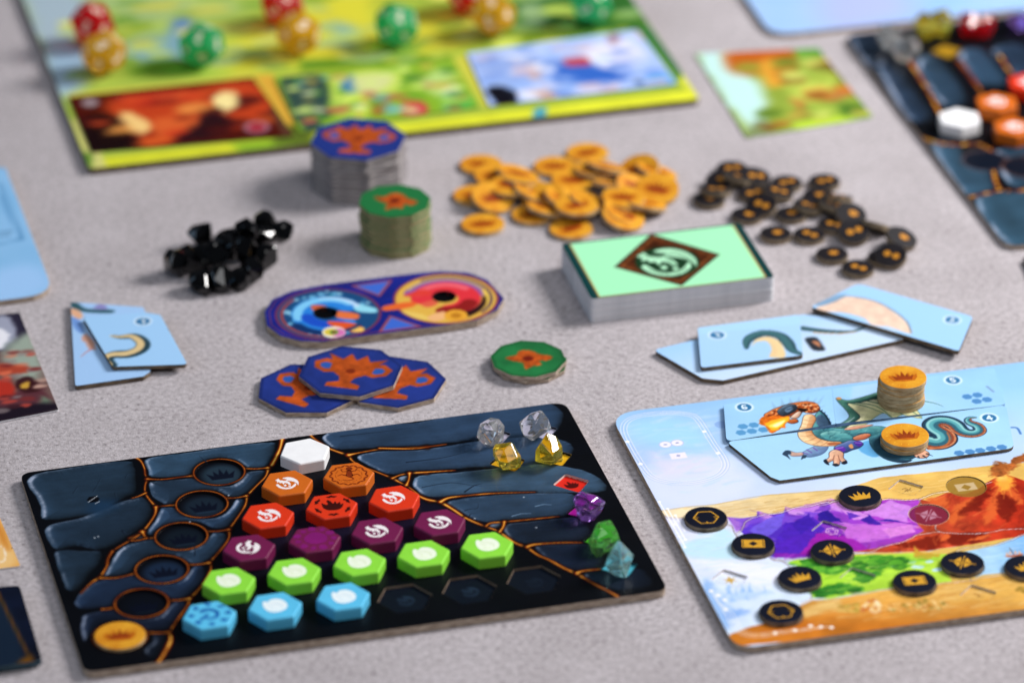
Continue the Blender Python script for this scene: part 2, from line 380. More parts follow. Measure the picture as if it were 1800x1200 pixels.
def core(parent, P, thick, mat, name='cardboard_core'):
    """side walls, underside and a narrow rim under the printed sheet; local z=0 is the printed top"""
    P = ccw(P); n = len(P); Q = offset(P, -1.2); V = []; t = thick
    lay = [(offset(P, -.25), -t), (P, -t + .25), (P, -.10), (offset(P, -.06), -.03), (Q, -.05)]
    for R, z in lay: V += [(p[0] / 1e3, p[1] / 1e3, z / 1e3) for p in R]
    Fc = [tuple(reversed(range(n)))]
    for k in range(4):
        for i in range(n): j = (i + 1) % n; Fc.append((k * n + i, k * n + j, (k + 1) * n + j, (k + 1) * n + i))
    return part(name, mesh(name, V, Fc, mat), parent)
ANG = math.radians(14.6)
def fit_local(pxs, z, ang=ANG, org_px=None):
    W_ = [at(p[0], p[1], z) for p in pxs]; ox, oy = (at(*org_px, z) if org_px else W_[0]); ca, sa = math.cos(ang), math.sin(ang)
    return (ox, oy), np.array([(((x - ox) * ca + (y - oy) * sa) * 1e3, (-(x - ox) * sa + (y - oy) * ca) * 1e3) for x, y in W_])
def slab(name, label, cat, pxs, z0, thick, painter, r=1.0, du=.5, dv=.7, base='#a8d2f6', mat=None, pmat=None, ang=ANG, group=None, local=None, org=None, extra=None):
    """a flat cardboard or paper piece whose printed top lies at z0+thick (mm)"""
    z = (z0 + thick) / 1e3
    if local is None: org, P = fit_local(pxs, z, ang)
    else: P = np.asarray(local, float)
    P = roundpoly(ccw(P), r) if (hasattr(r, '__len__') or r > 0) else ccw(P)
    t = thing(name, label, cat, (org[0], org[1], z), (0, 0, ang), group)
    s = Sheet(org, ang, P, z, du, dv, base); painter(s)
    s.build(t, mat=pmat); core(t, P, thick - .02, mat or GREY)
    return t, s

# ---------------------------------------------------------------- shared drawing shapes
CROWN = [(-.72, -.5), (.72, -.5), (.98, .38), (.52, -.02), (.46, .6), (.18, .1), (0, .85), (-.18, .1), (-.46, .6), (-.52, -.02), (-.98, .38)]
DRAGON = [smooth([(-.38, .80), (-.05, .97), (.35, .93), (.75, .62), (.98, .12), (.94, -.42), (.86, -.12), (.55, .22), (.12, .40), (-.12, .42), (.02, .60)], 3),
          np.array([(-1, .50), (-.72, .78), (-.58, .50), (-.30, .42), (0, .38), (.22, .12), (.34, -.2), (.16, -.3), (.04, -.05), (-.18, .06), (-.3, -.2), (-.42, .08), (-.6, .02), (-.66, .22), (-.86, .12), (-.82, .36)]),
          smooth([(-.92, -.30), (-.62, -.78), (-.1, -1.0), (.42, -.86), (.76, -.42), (.72, -.05), (.56, -.34), (.3, -.66), (-.08, -.76), (-.42, -.62), (-.62, -.34), (-.78, -.12)], 3),
          np.array([(-.3, -.34), (-.12, -.2), (-.02, -.42), (-.2, -.54)]), np.array([(.1, -.44), (.3, -.36), (.32, -.56), (.16, -.62)])]
FLAME = smooth([(.05, -.82), (.55, -.7), (.88, -.3), (1.0, .3), (.74, .12), (.72, .62), (.42, .3), (.3, .75), (.08, .35), (-.12, .78), (-.35, 1.0), (-.5, .75), (-.38, .3), (-.62, .22), (-.95, .52), (-.92, -.05), (-.8, -.45), (-.45, -.75)], 2)
DIGIT = {'6': [[(.35, .7), (-.1, .8), (-.4, .3), (-.4, -.4), (0, -.75), (.4, -.4), (.25, 0), (-.3, -.05)]],
         '5': [[(.4, .75), (-.3, .75), (-.35, .1), (.15, .15), (.4, -.25), (.1, -.7), (-.4, -.6)]],
         '4': [[(.2, -.8), (.2, .8), (-.5, -.25), (.5, -.25)]],
         '3': [[(-.35, .65), (.1, .8), (.38, .45), (0, .05), (.42, -.35), (.1, -.75), (-.4, -.6)]],
         '2': [[(-.35, .5), (0, .8), (.38, .45), (-.4, -.7), (.45, -.7)]]}
def badge(s, c, dig, r=2.6, rot=0.0):
    s.disc(c, r * 1.32, '#dff0ff', soft=.5, alpha=.85); s.disc(c, r, '#2c6f9e', soft=.25)
    for st in DIGIT[dig]: s.line(xf(st, c, r * .72, rot), .62, '#eaf6ff', soft=.2)

# ================================================================ the table
fx = mesh('tabletop', [(-3, -1.6, 0), (3, -1.6, 0), (3, 4, 0), (-3, 4, 0)], [(0, 1, 2, 3)], mat_felt())
tb = link(bpy.data.objects.new('tabletop', fx)); tb['kind'] = 'structure'; tb['label'] = 'pale grey felt tabletop under all the game pieces'

# ================================================================ front cave board
def vein(s, pts, w=0.34, we=1.6, sm=4, taper=False, local=False, a=1.0, closed=False):
    P = np.asarray(pts, float) if local else s.L(pts)
    if sm: P = smooth(P, sm, closed)
    if closed: P = np.vstack([P, P[:1]])
    n = len(P); t = np.linspace(0, 1, n); k = np.abs(2 * t - 1) ** 4.5
    Wd = w + (we - w) * k
    if taper: Wd = (w + (we - w) * (1 - t) ** 3) * (1 - t ** 2 * .85)
    Wd = Wd * (.55 + .8 * noise2(P[:, 0], P[:, 1], 4.0, 5))
    for mul, add, c, al, soft in ((1.4, 1.3, '#030304', .85, 1.0), (1.2, .50, '#4a1206', .9, .5), (1.0, .06, '#8e3207', .95, .34), (.72, -.12, '#cf7413', 1, .28), (.55, -.26, '#f6d068', .9, .24)):
        sl, d = s.dist(P, 4, np.maximum(Wd * mul / 2 * 1.0 + add / 2, -.12))
        if d.size: s.put(sl, sstep(soft, -soft, d) * al * a * (1 if mul > 1.1 else np.clip(.35 + 1.1 * noise2(s.U0[sl], s.V0[sl], 5.0, 9), 0, 1)), c)
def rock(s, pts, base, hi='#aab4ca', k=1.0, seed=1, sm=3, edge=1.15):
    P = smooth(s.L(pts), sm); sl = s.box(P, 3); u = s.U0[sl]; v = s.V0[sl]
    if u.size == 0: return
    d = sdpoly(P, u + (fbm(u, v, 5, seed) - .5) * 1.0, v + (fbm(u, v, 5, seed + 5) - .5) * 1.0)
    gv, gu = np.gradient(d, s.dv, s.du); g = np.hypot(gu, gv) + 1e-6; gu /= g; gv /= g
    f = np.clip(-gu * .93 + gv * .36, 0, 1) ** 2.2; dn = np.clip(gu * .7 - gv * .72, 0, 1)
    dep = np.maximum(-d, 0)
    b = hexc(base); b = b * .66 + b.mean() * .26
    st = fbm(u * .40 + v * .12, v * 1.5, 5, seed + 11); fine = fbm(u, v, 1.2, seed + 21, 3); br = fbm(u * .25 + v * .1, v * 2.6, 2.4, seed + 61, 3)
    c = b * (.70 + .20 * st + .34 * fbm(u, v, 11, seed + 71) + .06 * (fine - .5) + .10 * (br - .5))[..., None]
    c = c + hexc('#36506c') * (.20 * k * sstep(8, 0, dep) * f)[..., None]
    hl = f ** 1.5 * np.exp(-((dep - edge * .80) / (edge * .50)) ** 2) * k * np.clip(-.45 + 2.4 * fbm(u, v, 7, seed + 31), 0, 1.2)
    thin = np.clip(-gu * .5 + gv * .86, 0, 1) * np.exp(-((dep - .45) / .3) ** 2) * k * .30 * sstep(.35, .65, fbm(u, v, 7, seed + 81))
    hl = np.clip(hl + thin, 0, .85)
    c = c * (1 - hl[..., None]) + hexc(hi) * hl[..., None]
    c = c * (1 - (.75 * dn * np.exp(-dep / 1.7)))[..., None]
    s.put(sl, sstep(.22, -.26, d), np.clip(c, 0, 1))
def crack(s, pts, w=.35, c='#070d18', a=.8):
    P = smooth(s.L(pts), 4, False); s.line(P, w, c, soft=.18, alpha=a, w1=.08); s.line(P + np.array([.22, -.28]), w * .5, '#5f7ea3', soft=.2, alpha=.35 * a, w1=.05)

BZ = 3.0                                                   # board top, mm
zt = BZ / 1e3
cor = [at(*p, zt) for p in ((28, 832), (988, 707), (1180, 1035), (156, 1181))]     # TL TR BR BL
cv = [np.array(c) for c in cor]
e_u = (cv[1] - cv[0] + cv[2] - cv[3]) / 2; BANG = math.atan2(e_u[1], e_u[0]); BW = np.hypot(*e_u) * 1e3
e_v = (cv[0] - cv[3] + cv[1] - cv[2]) / 2; BH = np.hypot(*e_v) * 1e3
cen = sum(cv) / 4; bu = np.array([math.cos(BANG), math.sin(BANG)]); bv = np.array([-bu[1], bu[0]])
borg = cen - bu * BW / 2e3 - bv * BH / 2e3
HEXR = 9.55
TOK = dict(white=[(536, 792)], orange=[(504.6, 848), (613, 834)], red=[(471, 905), (583, 888.5), (693, 875)],
           maroon=[(437.5, 961.5), (553, 947), (663, 932), (772.6, 917)],
           green=[(402, 1020), (517, 1003), (632, 987), (744.6, 972), (856, 957)], cyan=[(368, 1080), (483.5, 1064), (603, 1047)])
POCKET = [(712, 1050.5), (825.6, 1035), (938.5, 1018)]
RINGS = cp('P', [(925, 310), (852, 445), (765, 580), (683, 720), (598, 862), (506, 1003)])
DIA0 = cp('Z', [(1070, 1000), (1230, 865), (1520, 950), (1400, 1095)])
DIA = [((-137, -83), '#b9b3c9'), ((-55, -92), '#b9b6cc'), ((-112, -36.5), '#d6a21c'), ((-30, -46), '#dba820'), ((0, 0), '#d4281c'), ((24, 50), '#a5168f'), ((54, 99), '#3d9a1c'), ((84, 147), '#4fb0c4')]
def paint_cave(s):
    u, v = s.U0, s.V0
    n = fbm(u, v, 12, 3)
    s.C = hexc('#05070d') * (.6 + .8 * n)[..., None]
    ctr = s.L([(640, 930)])[0]                            # faint indigo print under the pockets
    dd = np.hypot((u - ctr[0]) / 62, (v - ctr[1]) / 40); s.put((slice(None), slice(None)), sstep(1.1, .2, dd) * .75, '#12122a')
    rk = lambda cr_, pts, b, **kw: rock(s, cp(cr_, pts), b, **kw)
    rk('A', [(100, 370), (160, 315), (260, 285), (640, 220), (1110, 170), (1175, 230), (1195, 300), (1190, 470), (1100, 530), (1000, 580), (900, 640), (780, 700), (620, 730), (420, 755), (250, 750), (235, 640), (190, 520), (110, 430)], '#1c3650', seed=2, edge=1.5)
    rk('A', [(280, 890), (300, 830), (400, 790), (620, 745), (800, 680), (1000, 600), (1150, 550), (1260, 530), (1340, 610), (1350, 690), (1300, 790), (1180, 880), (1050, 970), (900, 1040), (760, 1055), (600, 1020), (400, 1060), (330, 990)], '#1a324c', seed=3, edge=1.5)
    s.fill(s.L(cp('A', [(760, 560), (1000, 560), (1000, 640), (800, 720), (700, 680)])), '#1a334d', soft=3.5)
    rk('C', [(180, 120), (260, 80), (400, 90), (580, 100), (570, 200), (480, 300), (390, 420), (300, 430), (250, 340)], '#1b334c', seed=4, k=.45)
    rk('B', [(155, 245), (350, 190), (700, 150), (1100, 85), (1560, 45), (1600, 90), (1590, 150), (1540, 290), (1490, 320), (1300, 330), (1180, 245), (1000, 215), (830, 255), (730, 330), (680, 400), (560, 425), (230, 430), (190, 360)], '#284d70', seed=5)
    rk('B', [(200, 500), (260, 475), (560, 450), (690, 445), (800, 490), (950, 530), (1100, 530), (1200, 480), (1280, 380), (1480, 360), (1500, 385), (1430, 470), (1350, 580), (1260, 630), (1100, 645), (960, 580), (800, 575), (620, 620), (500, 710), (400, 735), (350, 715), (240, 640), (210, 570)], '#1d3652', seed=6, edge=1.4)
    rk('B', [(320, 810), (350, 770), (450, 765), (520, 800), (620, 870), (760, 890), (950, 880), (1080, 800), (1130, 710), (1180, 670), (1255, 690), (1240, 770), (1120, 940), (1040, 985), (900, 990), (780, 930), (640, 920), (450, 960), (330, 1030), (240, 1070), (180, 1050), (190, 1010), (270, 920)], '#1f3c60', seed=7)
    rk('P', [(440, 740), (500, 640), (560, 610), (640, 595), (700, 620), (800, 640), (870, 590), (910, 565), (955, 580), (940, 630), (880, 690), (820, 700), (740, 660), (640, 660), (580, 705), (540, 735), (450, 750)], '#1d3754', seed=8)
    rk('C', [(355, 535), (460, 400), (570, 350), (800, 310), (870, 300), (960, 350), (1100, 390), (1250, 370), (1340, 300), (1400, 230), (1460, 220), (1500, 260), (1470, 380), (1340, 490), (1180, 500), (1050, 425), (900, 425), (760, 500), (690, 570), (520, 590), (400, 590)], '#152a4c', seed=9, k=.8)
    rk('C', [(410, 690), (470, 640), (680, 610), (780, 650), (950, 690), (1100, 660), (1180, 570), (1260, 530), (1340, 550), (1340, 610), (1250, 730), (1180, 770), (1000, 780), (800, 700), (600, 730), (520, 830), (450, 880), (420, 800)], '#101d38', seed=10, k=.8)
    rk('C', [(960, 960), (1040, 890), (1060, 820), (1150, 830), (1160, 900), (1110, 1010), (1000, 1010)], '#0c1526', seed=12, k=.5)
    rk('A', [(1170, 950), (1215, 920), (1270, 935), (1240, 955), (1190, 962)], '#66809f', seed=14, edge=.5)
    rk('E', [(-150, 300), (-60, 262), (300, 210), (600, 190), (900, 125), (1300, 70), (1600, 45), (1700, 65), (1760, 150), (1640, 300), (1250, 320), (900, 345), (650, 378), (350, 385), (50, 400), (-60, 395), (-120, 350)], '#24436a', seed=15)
    rk('E', [(130, 460), (200, 430), (330, 415), (600, 408), (900, 365), (1100, 335), (1500, 305), (1780, 340), (1830, 420), (1750, 520), (1400, 560), (1100, 540), (900, 560), (620, 575), (420, 600), (300, 570), (160, 500)], '#26456b', seed=16)
    s_px = lambda p, b, **kw: rock(s, p, b, **kw)
    s_px([(724, 851), (736, 836), (800, 830), (860, 824), (960, 815), (1040, 832), (1066, 862), (1000, 866), (900, 866), (830, 871), (780, 873), (745, 871), (733, 862)], '#345a80', seed=17)
    rk('D', [(320, 170), (370, 145), (560, 118), (760, 105), (1000, 100), (1150, 105), (1180, 180), (1100, 250), (960, 262), (800, 268), (640, 288), (560, 285), (480, 260), (420, 225)], '#28476a', seed=18)
    rk('D', [(690, 330), (740, 300), (900, 282), (1060, 264), (1180, 262), (1270, 340), (1230, 400), (1050, 418), (880, 430), (800, 420), (720, 390)], '#14243c', seed=19, k=.75)
    rk('D', [(900, 460), (960, 440), (1100, 435), (1280, 440), (1350, 500), (1330, 590), (1180, 605), (1080, 590), (980, 530)], '#101e38', seed=20, k=.75)
    rk('D', [(1220, 640), (1260, 620), (1400, 606), (1600, 600), (1680, 680), (1650, 720), (1500, 740), (1400, 720), (1280, 680)], '#0e1b30', seed=21, k=.7)
    rk('D', [(600, 315), (640, 298), (690, 300), (660, 325), (615, 332)], '#5a7391', seed=22, edge=.5)
    rk('E', [(440, 640), (480, 615), (530, 612), (520, 645), (470, 660)], '#6b88a8', seed=23, edge=.5)
    # lava veins
    B = lambda pts, **k: vein(s, cp('B', pts), **k)
    Pq = lambda pts, **k: vein(s, cp('P', pts), **k)
    B([(50, 210), (110, 250), (150, 330), (160, 400), (185, 450)]); B([(185, 450), (160, 520), (160, 600), (200, 670), (280, 760)])
    B([(185, 450), (350, 455), (550, 430), (690, 415)]); B([(165, 605), (90, 640), (10, 665)], taper=True, we=.8)
    B([(280, 760), (400, 745), (490, 740)]); B([(280, 760), (270, 840), (200, 950), (120, 1040), (0, 1110)], w=.6)
    vein(s, cp('A', [(1280, 880), (1130, 970), (940, 1090), (900, 1200)]), w=.5, we=.8); vein(s, cp('C', [(690, 90), (650, 160), (640, 220), (580, 320)]), w=.5, we=1)
    vein(s, cp('C', [(580, 320), (500, 370), (410, 460)]), taper=True); vein(s, cp('A', [(1260, 880), (1300, 940), (1390, 940)]), w=.5); vein(s, cp('A', [(1150, 968), (1220, 965), (1300, 945)]), w=.4, we=.6)
    vein(s, cp('C', [(580, 325), (720, 325), (890, 285)]), w=.4, we=.9); vein(s, cp('C', [(600, 600), (660, 595), (720, 580)]), w=.4, we=.8)
    Pq([(1192, 165), (1180, 215), (1150, 275), (1132, 298)], w=1.2, we=1.6); Pq([(1132, 298), (1120, 330), (1085, 365), (1042, 410)], w=.45, we=1.8); Pq([(1042, 410), (1035, 450), (1000, 505), (966, 552)], w=.45, we=1.8)
    Pq([(966, 552), (965, 590), (930, 640), (882, 692)], w=.4, we=1.7); Pq([(882, 692), (890, 720), (850, 790), (800, 843)], w=.4, we=1.7); Pq([(800, 843), (790, 875), (750, 930), (714, 985)], w=.45, we=1.7); Pq([(714, 985), (720, 1020), (690, 1080), (664, 1118)], w=1.3, we=2.2)
    for a, b in (((1030, 295), (1130, 292)), ((960, 420), (1040, 410)), ((872, 560), (965, 552)), ((792, 700), (882, 692)), ((706, 850), (800, 843)), ((612, 985), (714, 985))):
        Pq([a, ((a[0] + b[0]) / 2, (a[1] + b[1]) / 2 + 3), b], w=.4, we=1.6)
    g = lambda pts, **k: vein(s, pts, **k)
    g(cp('F', [(565, 15), (610, 60), (680, 110), (790, 175), (980, 240)]), w=.8, we=1.5); g(cp('F', [(980, 240), (1020, 300), (1130, 360), (1250, 405), (1440, 480)]), w=.4, we=1.7)
    g(cp('F', [(1440, 480), (1510, 520), (1590, 560), (1660, 610), (1720, 655), (1840, 720)]), w=.45, we=1.7)
    g(cp('D', [(138, 118), (190, 140), (280, 160), (360, 205), (440, 260)]), w=1.1, we=.7); g(cp('D', [(440, 260), (500, 288), (580, 320), (660, 350), (760, 420), (850, 455)]), w=.8, we=1.0)
    g(cp('D', [(850, 455), (920, 505), (1000, 540), (1090, 590), (1180, 630)]), w=.7, we=1.4); g(cp('D', [(1180, 630), (1300, 700), (1380, 740), (1445, 778)]), w=.7, we=.9)
    g(cp('F', [(980, 235), (1150, 200), (1350, 172), (1800, 152)]), w=.45, we=1.8); g(cp('E', [(300, 393), (560, 397), (700, 380), (830, 362)]), taper=True, w=.7, we=.7)
    g(cp('F', [(1440, 480), (1560, 437), (1800, 425)]), w=.6, we=1.2); g(cp('E', [(540, 590), (700, 580), (900, 568)]), taper=True, w=.7, we=1); g(cp('E', [(540, 590), (535, 640), (515, 685)]), w=.7, we=1.4)
    g(cp('D', [(280, 155), (330, 130), (420, 118), (620, 100), (900, 92)]), taper=True, w=.9, we=1.6); g(cp('D', [(580, 315), (610, 295), (700, 287), (900, 268), (1060, 252)]), taper=True, w=.7, we=1.0)
    g(cp('D', [(700, 287), (692, 320), (670, 352)]), w=.8, we=1.3); g(cp('D', [(850, 452), (880, 440), (940, 432), (1080, 424), (1210, 424)]), taper=True, w=.7, we=1.5); g(cp('D', [(1180, 625), (1220, 610), (1340, 598)]), taper=True, w=.7, we=1.3)
    # crown sockets
    for i, c in enumerate(RINGS):
        q = s.L([c])[0]; R = 9.0
        s.disc(q, R, '#05070e', soft=.2)
        if i < 5:
            s.disc(q + (.6, -1.2), R * .80, ['#22323f', '#16222f', '#0f1822', '#17263c', '#070b14'][i], soft=2.2)
            s.fill(xf(CROWN, q + (.5, -1.2), 5.2), '#070c1c', soft=.35, alpha=.9); s.fill(xf([(-.6, -.72), (.6, -.72), (.6, -.62), (-.6, -.62)], q + (.5, -1.2), 5.2), '#2d4a6a', soft=.4, alpha=.35)
        vein(s, q + ngon(40, R), w=.26, we=.26, sm=0, local=True, closed=True, a=1 if i < 5 else .75)
        s.recess(q + ngon(40, R - .55), .7)
    for pts in ([(560, 500), (610, 430), (690, 425)], [(760, 480), (800, 420), (840, 340)], [(980, 490), (1000, 570)], [(1090, 340), (1110, 300), (1190, 290)], [(440, 280), (470, 310)], [(720, 900), (725, 850)]): crack(s, cp('A', pts), a=.5)
    crack(s, cp('A', [(1060, 870), (1100, 900), (1200, 850)]), w=.9); crack(s, cp('A', [(640, 1010), (720, 1030), (840, 1080)]), w=.9); crack(s, cp('B', [(835, 260), (800, 230), (760, 195)]), w=.7)
    crack(s, cp('D', [(440, 90), (500, 50), (560, 35)]), w=.8); crack(s, cp('D', [(440, 215), (470, 205), (520, 200), (530, 170)]), w=.6); crack(s, cp('D', [(470, 250), (480, 235), (530, 235)]), w=.5)
    crack(s, cp('E', [(0, 300), (350, 260), (560, 230)]), w=.9, a=.5); crack(s, cp('E', [(520, 505), (800, 470), (1000, 420)]), w=1.0, a=.6); crack(s, cp('D', [(160, 60), (350, 30), (520, 50), (760, 40)]), w=.7, a=.5)
    crack(s, cp('C', [(1415, 130), (1410, 60), (1370, 20)]), w=.6)
    for p in cp('A', [(780, 940), (815, 928)]) + cp('D', [(828, 125), (910, 325), (505, 265)]) + cp('B', [(655, 925), (1085, 632)]): s.disc(s.L([p])[0], .28, '#c8d2de', soft=.2)
    for a, b in (((715, 583), (805, 522)), ((785, 598), (828, 575))):
        if a == (715, 583): s.fill(ngon(6, 2.3) + s.L(cp('A', [(765, 555)]))[0], '#04060c', soft=.2)
        s.pline(cp('A', [a, b]), .22, '#d8dde4', soft=.15)
    for a, b in (((905, 185), (1010, 175)), ((750, 250), (875, 232))): s.pline(cp('D', [a, ((a[0] + b[0]) / 2, (a[1] + b[1]) / 2 - 8), b]), .4, '#8fb0d0', soft=.3, alpha=.8, w1=.1)
    # hex pockets and gem slots
    for c in POCKET:
        q = s.L([c])[0]
        s.fill(ngon(6, HEXR) + q, '#0c1420', soft=.2, alpha=.9)
        for D in DRAGON: s.fill(xf(D, q + (.3, -.2), 3.0), '#26384c', soft=.35, alpha=.75 if c[0] < 930 else .25)
        s.recess(ngon(6, HEXR) + q, 1.0, TAN)
    d0 = s.L(DIA0); dc = d0.mean(0); c0 = (sum(p[0] for p in DIA0) / 4, sum(p[1] for p in DIA0) / 4)
    for (dx, dy), col in DIA:
        q = s.L([(c0[0] + dx, c0[1] + dy)])[0]; P = roundpoly(d0 - dc + q, .9, 3)
        s.fill(P, col, soft=.15)
        if dx == 0: s.fill(xf(FLAME, q, 2.6), '#4a0a0a', soft=.25)
        s.recess(P, .9, LIP if dx == 0 else None)
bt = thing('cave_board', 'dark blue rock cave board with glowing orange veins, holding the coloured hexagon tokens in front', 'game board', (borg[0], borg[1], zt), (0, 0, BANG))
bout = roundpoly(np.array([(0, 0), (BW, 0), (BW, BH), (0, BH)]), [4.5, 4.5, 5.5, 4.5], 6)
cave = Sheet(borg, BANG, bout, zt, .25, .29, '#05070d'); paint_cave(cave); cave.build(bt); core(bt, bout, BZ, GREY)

# ================================================================ hexagon tokens
def hex_mesh(name, R, h, mat):
    P = roundpoly(ngon(6, R), 1.0, 3); Q = offset(P, -.18); T = offset(P, -.55); T2 = offset(P, -.32)
    return rings(name, [(offset(P, -.35) / 1e3, 0), (P / 1e3, .35e-3), (P / 1e3, (h - .55) / 1e3), (Q / 1e3, (h - .22) / 1e3), (T2 / 1e3, (h - .08) / 1e3), (T / 1e3, h / 1e3)], mat)
TC = dict(white='#f4f4f6', orange='#cd661a', red='#dc3616', maroon='#701a4a', green='#8ede42', cyan='#5cc2ec')
TM = {k: mat_solid('painted_wood_' + k, c, .42, .28, .04, 200, .02) for k, c in TC.items()}
TMESH = {k: hex_mesh('hexagon_body', 9.25, 5.3, TM[k]) for k in TC}
WHITE_INK = mat_solid('white_ink', '#f3ecee', .5, .2, .05); GREEN_INK = mat_solid('pale_green_ink', '#eef8e2', .5, .2, .05); CYAN_INK = mat_solid('pale_blue_ink', '#eaf6fa', .5, .2, .05)
def leaf(c, r, a, w=.25): return xf([(-1, 0), (-.3, w), (.3, w * .9), (1, 0), (.3, -w), (-.3, -w)], c, r, a)
liz = [smooth([(-.15, .95), (.15, .95), (.22, .7), (.1, .5), (-.1, .5), (-.24, .7)], 2), smooth([(-.12, .55), (.12, .55), (.25, .1), (.3, -.25), (.05, -.4), (-.2, -.2), (-.18, .1)], 2),
       strokepoly([(.1, .4), (.45, .5), (.55, .85)], .12, .06), strokepoly([(-.1, .4), (-.45, .35), (-.55, .7)], .12, .06), strokepoly([(.2, -.1), (.6, .05), (.8, -.2)], .14, .06), strokepoly([(-.15, -.15), (-.5, 0), (-.75, -.2)], .14, .06),
       strokepoly(smooth([(.1, -.3), (.35, -.6), (.0, -.8), (-.4, -.7)], 3, False), .13, .05)]
liz = [xf(p, (0, .08), .92) for p in liz]
for i in range(26):
    a = i * 2 * math.pi / 26; liz.append(leaf((1.12 * math.cos(a), 1.12 * math.sin(a)), .2, a + (1.1 if i % 2 else 2.2), .35))
for i in range(40):
    a0, a1 = i * 2 * math.pi / 40, (i + .7) * 2 * math.pi / 40
    if i % 4 != 3: liz.append(strokepoly([(.83 * math.cos(a0), .83 * math.sin(a0)), (.83 * math.cos(a1), .83 * math.sin(a1))], .035))
fla = [xf(FLAME, (0, 0), .64)] + [xf(smooth([(-1, .1), (-.3, .45), (.1, .2), (.5, .42), (1, -.1), (.5, -.2), (.1, -.45), (-.4, -.15)], 2), (1.0 * math.cos(a), 1.0 * math.sin(a)), .34, a + math.pi / 2 + .15) for a in np.arange(6) * math.pi / 3 + .5]
mar = [smooth(ngon(7, .62, .3) * np.array([1, 1]) + np.random.RandomState(3).rand(7, 2) * .16, 2)] + [smooth(ngon(6, .17 + .07 * (i % 2), i) + np.random.RandomState(i).rand(6, 2) * .08 + np.array([1.02 * math.cos(i * .571), 1.02 * math.sin(i * .571)]), 2) for i in range(11)]
cya = [strokepoly(smooth([(-.45, .35), (0, .55), (.45, .25), (.4, -.25), (0, -.4), (-.25, -.15), (0, .1)], 4, False), .3, .16), smooth(ngon(6, .14, 1) + np.array([-.42, -.35]), 2)] + [smooth(ngon(7, .2, i) * np.array([1, .8]) + np.random.RandomState(i + 5).rand(7, 2) * .12 + np.array([1.02 * math.cos(i * .785), 1.02 * math.sin(i * .785)]), 2) for i in range(8)]
def dec(polys, r, mat, name='emblem'): return flat(name, [p * r / 1e3 for p in polys], mat)
EMB = dec(DRAGON, 4.1, WHITE_INK)
blotch = DRAGON + [smooth(ngon(12, .78) * np.array([1, .95]), 2)]
EMBG = flat('emblem', [smooth(np.vstack([DRAGON[0][:18], [(.9, -.5), (.5, -.85), (0, -1), (-.5, -.85), (-.85, -.3), (-.95, .45), (-.75, .72), (-.55, .5)]]), 2) * 4.2 / 1e3], GREEN_INK)
EMBC = flat('emblem', [smooth(np.vstack([DRAGON[0][:18], [(.9, -.5), (.5, -.85), (0, -1), (-.5, -.85), (-.85, -.3), (-.95, .45), (-.75, .72), (-.55, .5)]]), 2) * 4.2 / 1e3], CYAN_INK)
SHADE_G = flat('emblem_detail', [np.array(p) * 4.2 / 1e3 for p in (strokepoly(smooth([(-.1, .3), (.4, .1), (.6, -.4)], 3, False), .07), strokepoly([(-.6, .2), (-.3, 0), (-.1, -.3)], .06), strokepoly([(-.4, -.5), (0, -.6), (.3, -.5)], .07), strokepoly([(-.5, .45), (-.2, .3)], .06))], mat_solid('pale_olive_ink', '#d6e8b4', .5, .2))
SHADE_C = flat('emblem_detail', [np.array(p) * 4.2 / 1e3 for p in (strokepoly(smooth([(-.1, .3), (.4, .1), (.6, -.4)], 3, False), .07), strokepoly([(-.6, .2), (-.3, 0), (-.1, -.3)], .06), strokepoly([(-.4, -.5), (0, -.6), (.3, -.5)], .07))], mat_solid('pale_aqua_ink', '#c2e2f0', .5, .2))
EMO = dec(liz, 5.6, mat_solid('burnt_brown_ink', '#7c2d0c', .6, .1)); EMR = dec(fla, 6.0, mat_solid('black_red_ink', '#380906', .6, .1)); EMM = dec(mar, 6.1, mat_solid('violet_ink', '#7c1268', .55, .2)); EMC = dec(cya, 6.0, mat_solid('blue_ink', '#2268ae', .6, .1))
TLAB = {('white', 0): 'plain white hexagon token at the tip of the token triangle',
        ('orange', 0): 'orange hexagon token with white curled dragon, left below the white one', ('orange', 1): 'orange hexagon token engraved with a brown lizard in a wreath',
        ('red', 0): 'red hexagon token with white dragon at the left end of the red row', ('red', 1): 'red hexagon token engraved with black flames', ('red', 2): 'red hexagon token with white dragon at the right end of the red row',
        ('maroon', 0): 'maroon hexagon token with a white dragon turned the other way, leftmost of its row', ('maroon', 1): 'maroon hexagon token engraved with purple stones', ('maroon', 2): 'maroon hexagon token with white dragon, third from the left in its row', ('maroon', 3): 'maroon hexagon token with white dragon at the right end of its row',
        ('cyan', 0): 'light blue hexagon token engraved with a dark blue swirl', ('cyan', 1): 'light blue hexagon token with pale dragon, middle of the blue row', ('cyan', 2): 'light blue hexagon token with pale dragon, beside the empty pockets'}
for i, w in enumerate(('leftmost', 'second from the left', 'middle', 'fourth from the left', 'rightmost')): TLAB[('green', i)] = 'lime green hexagon token with pale dragon, %s of the five green ones' % w
tz = BZ - 1.0
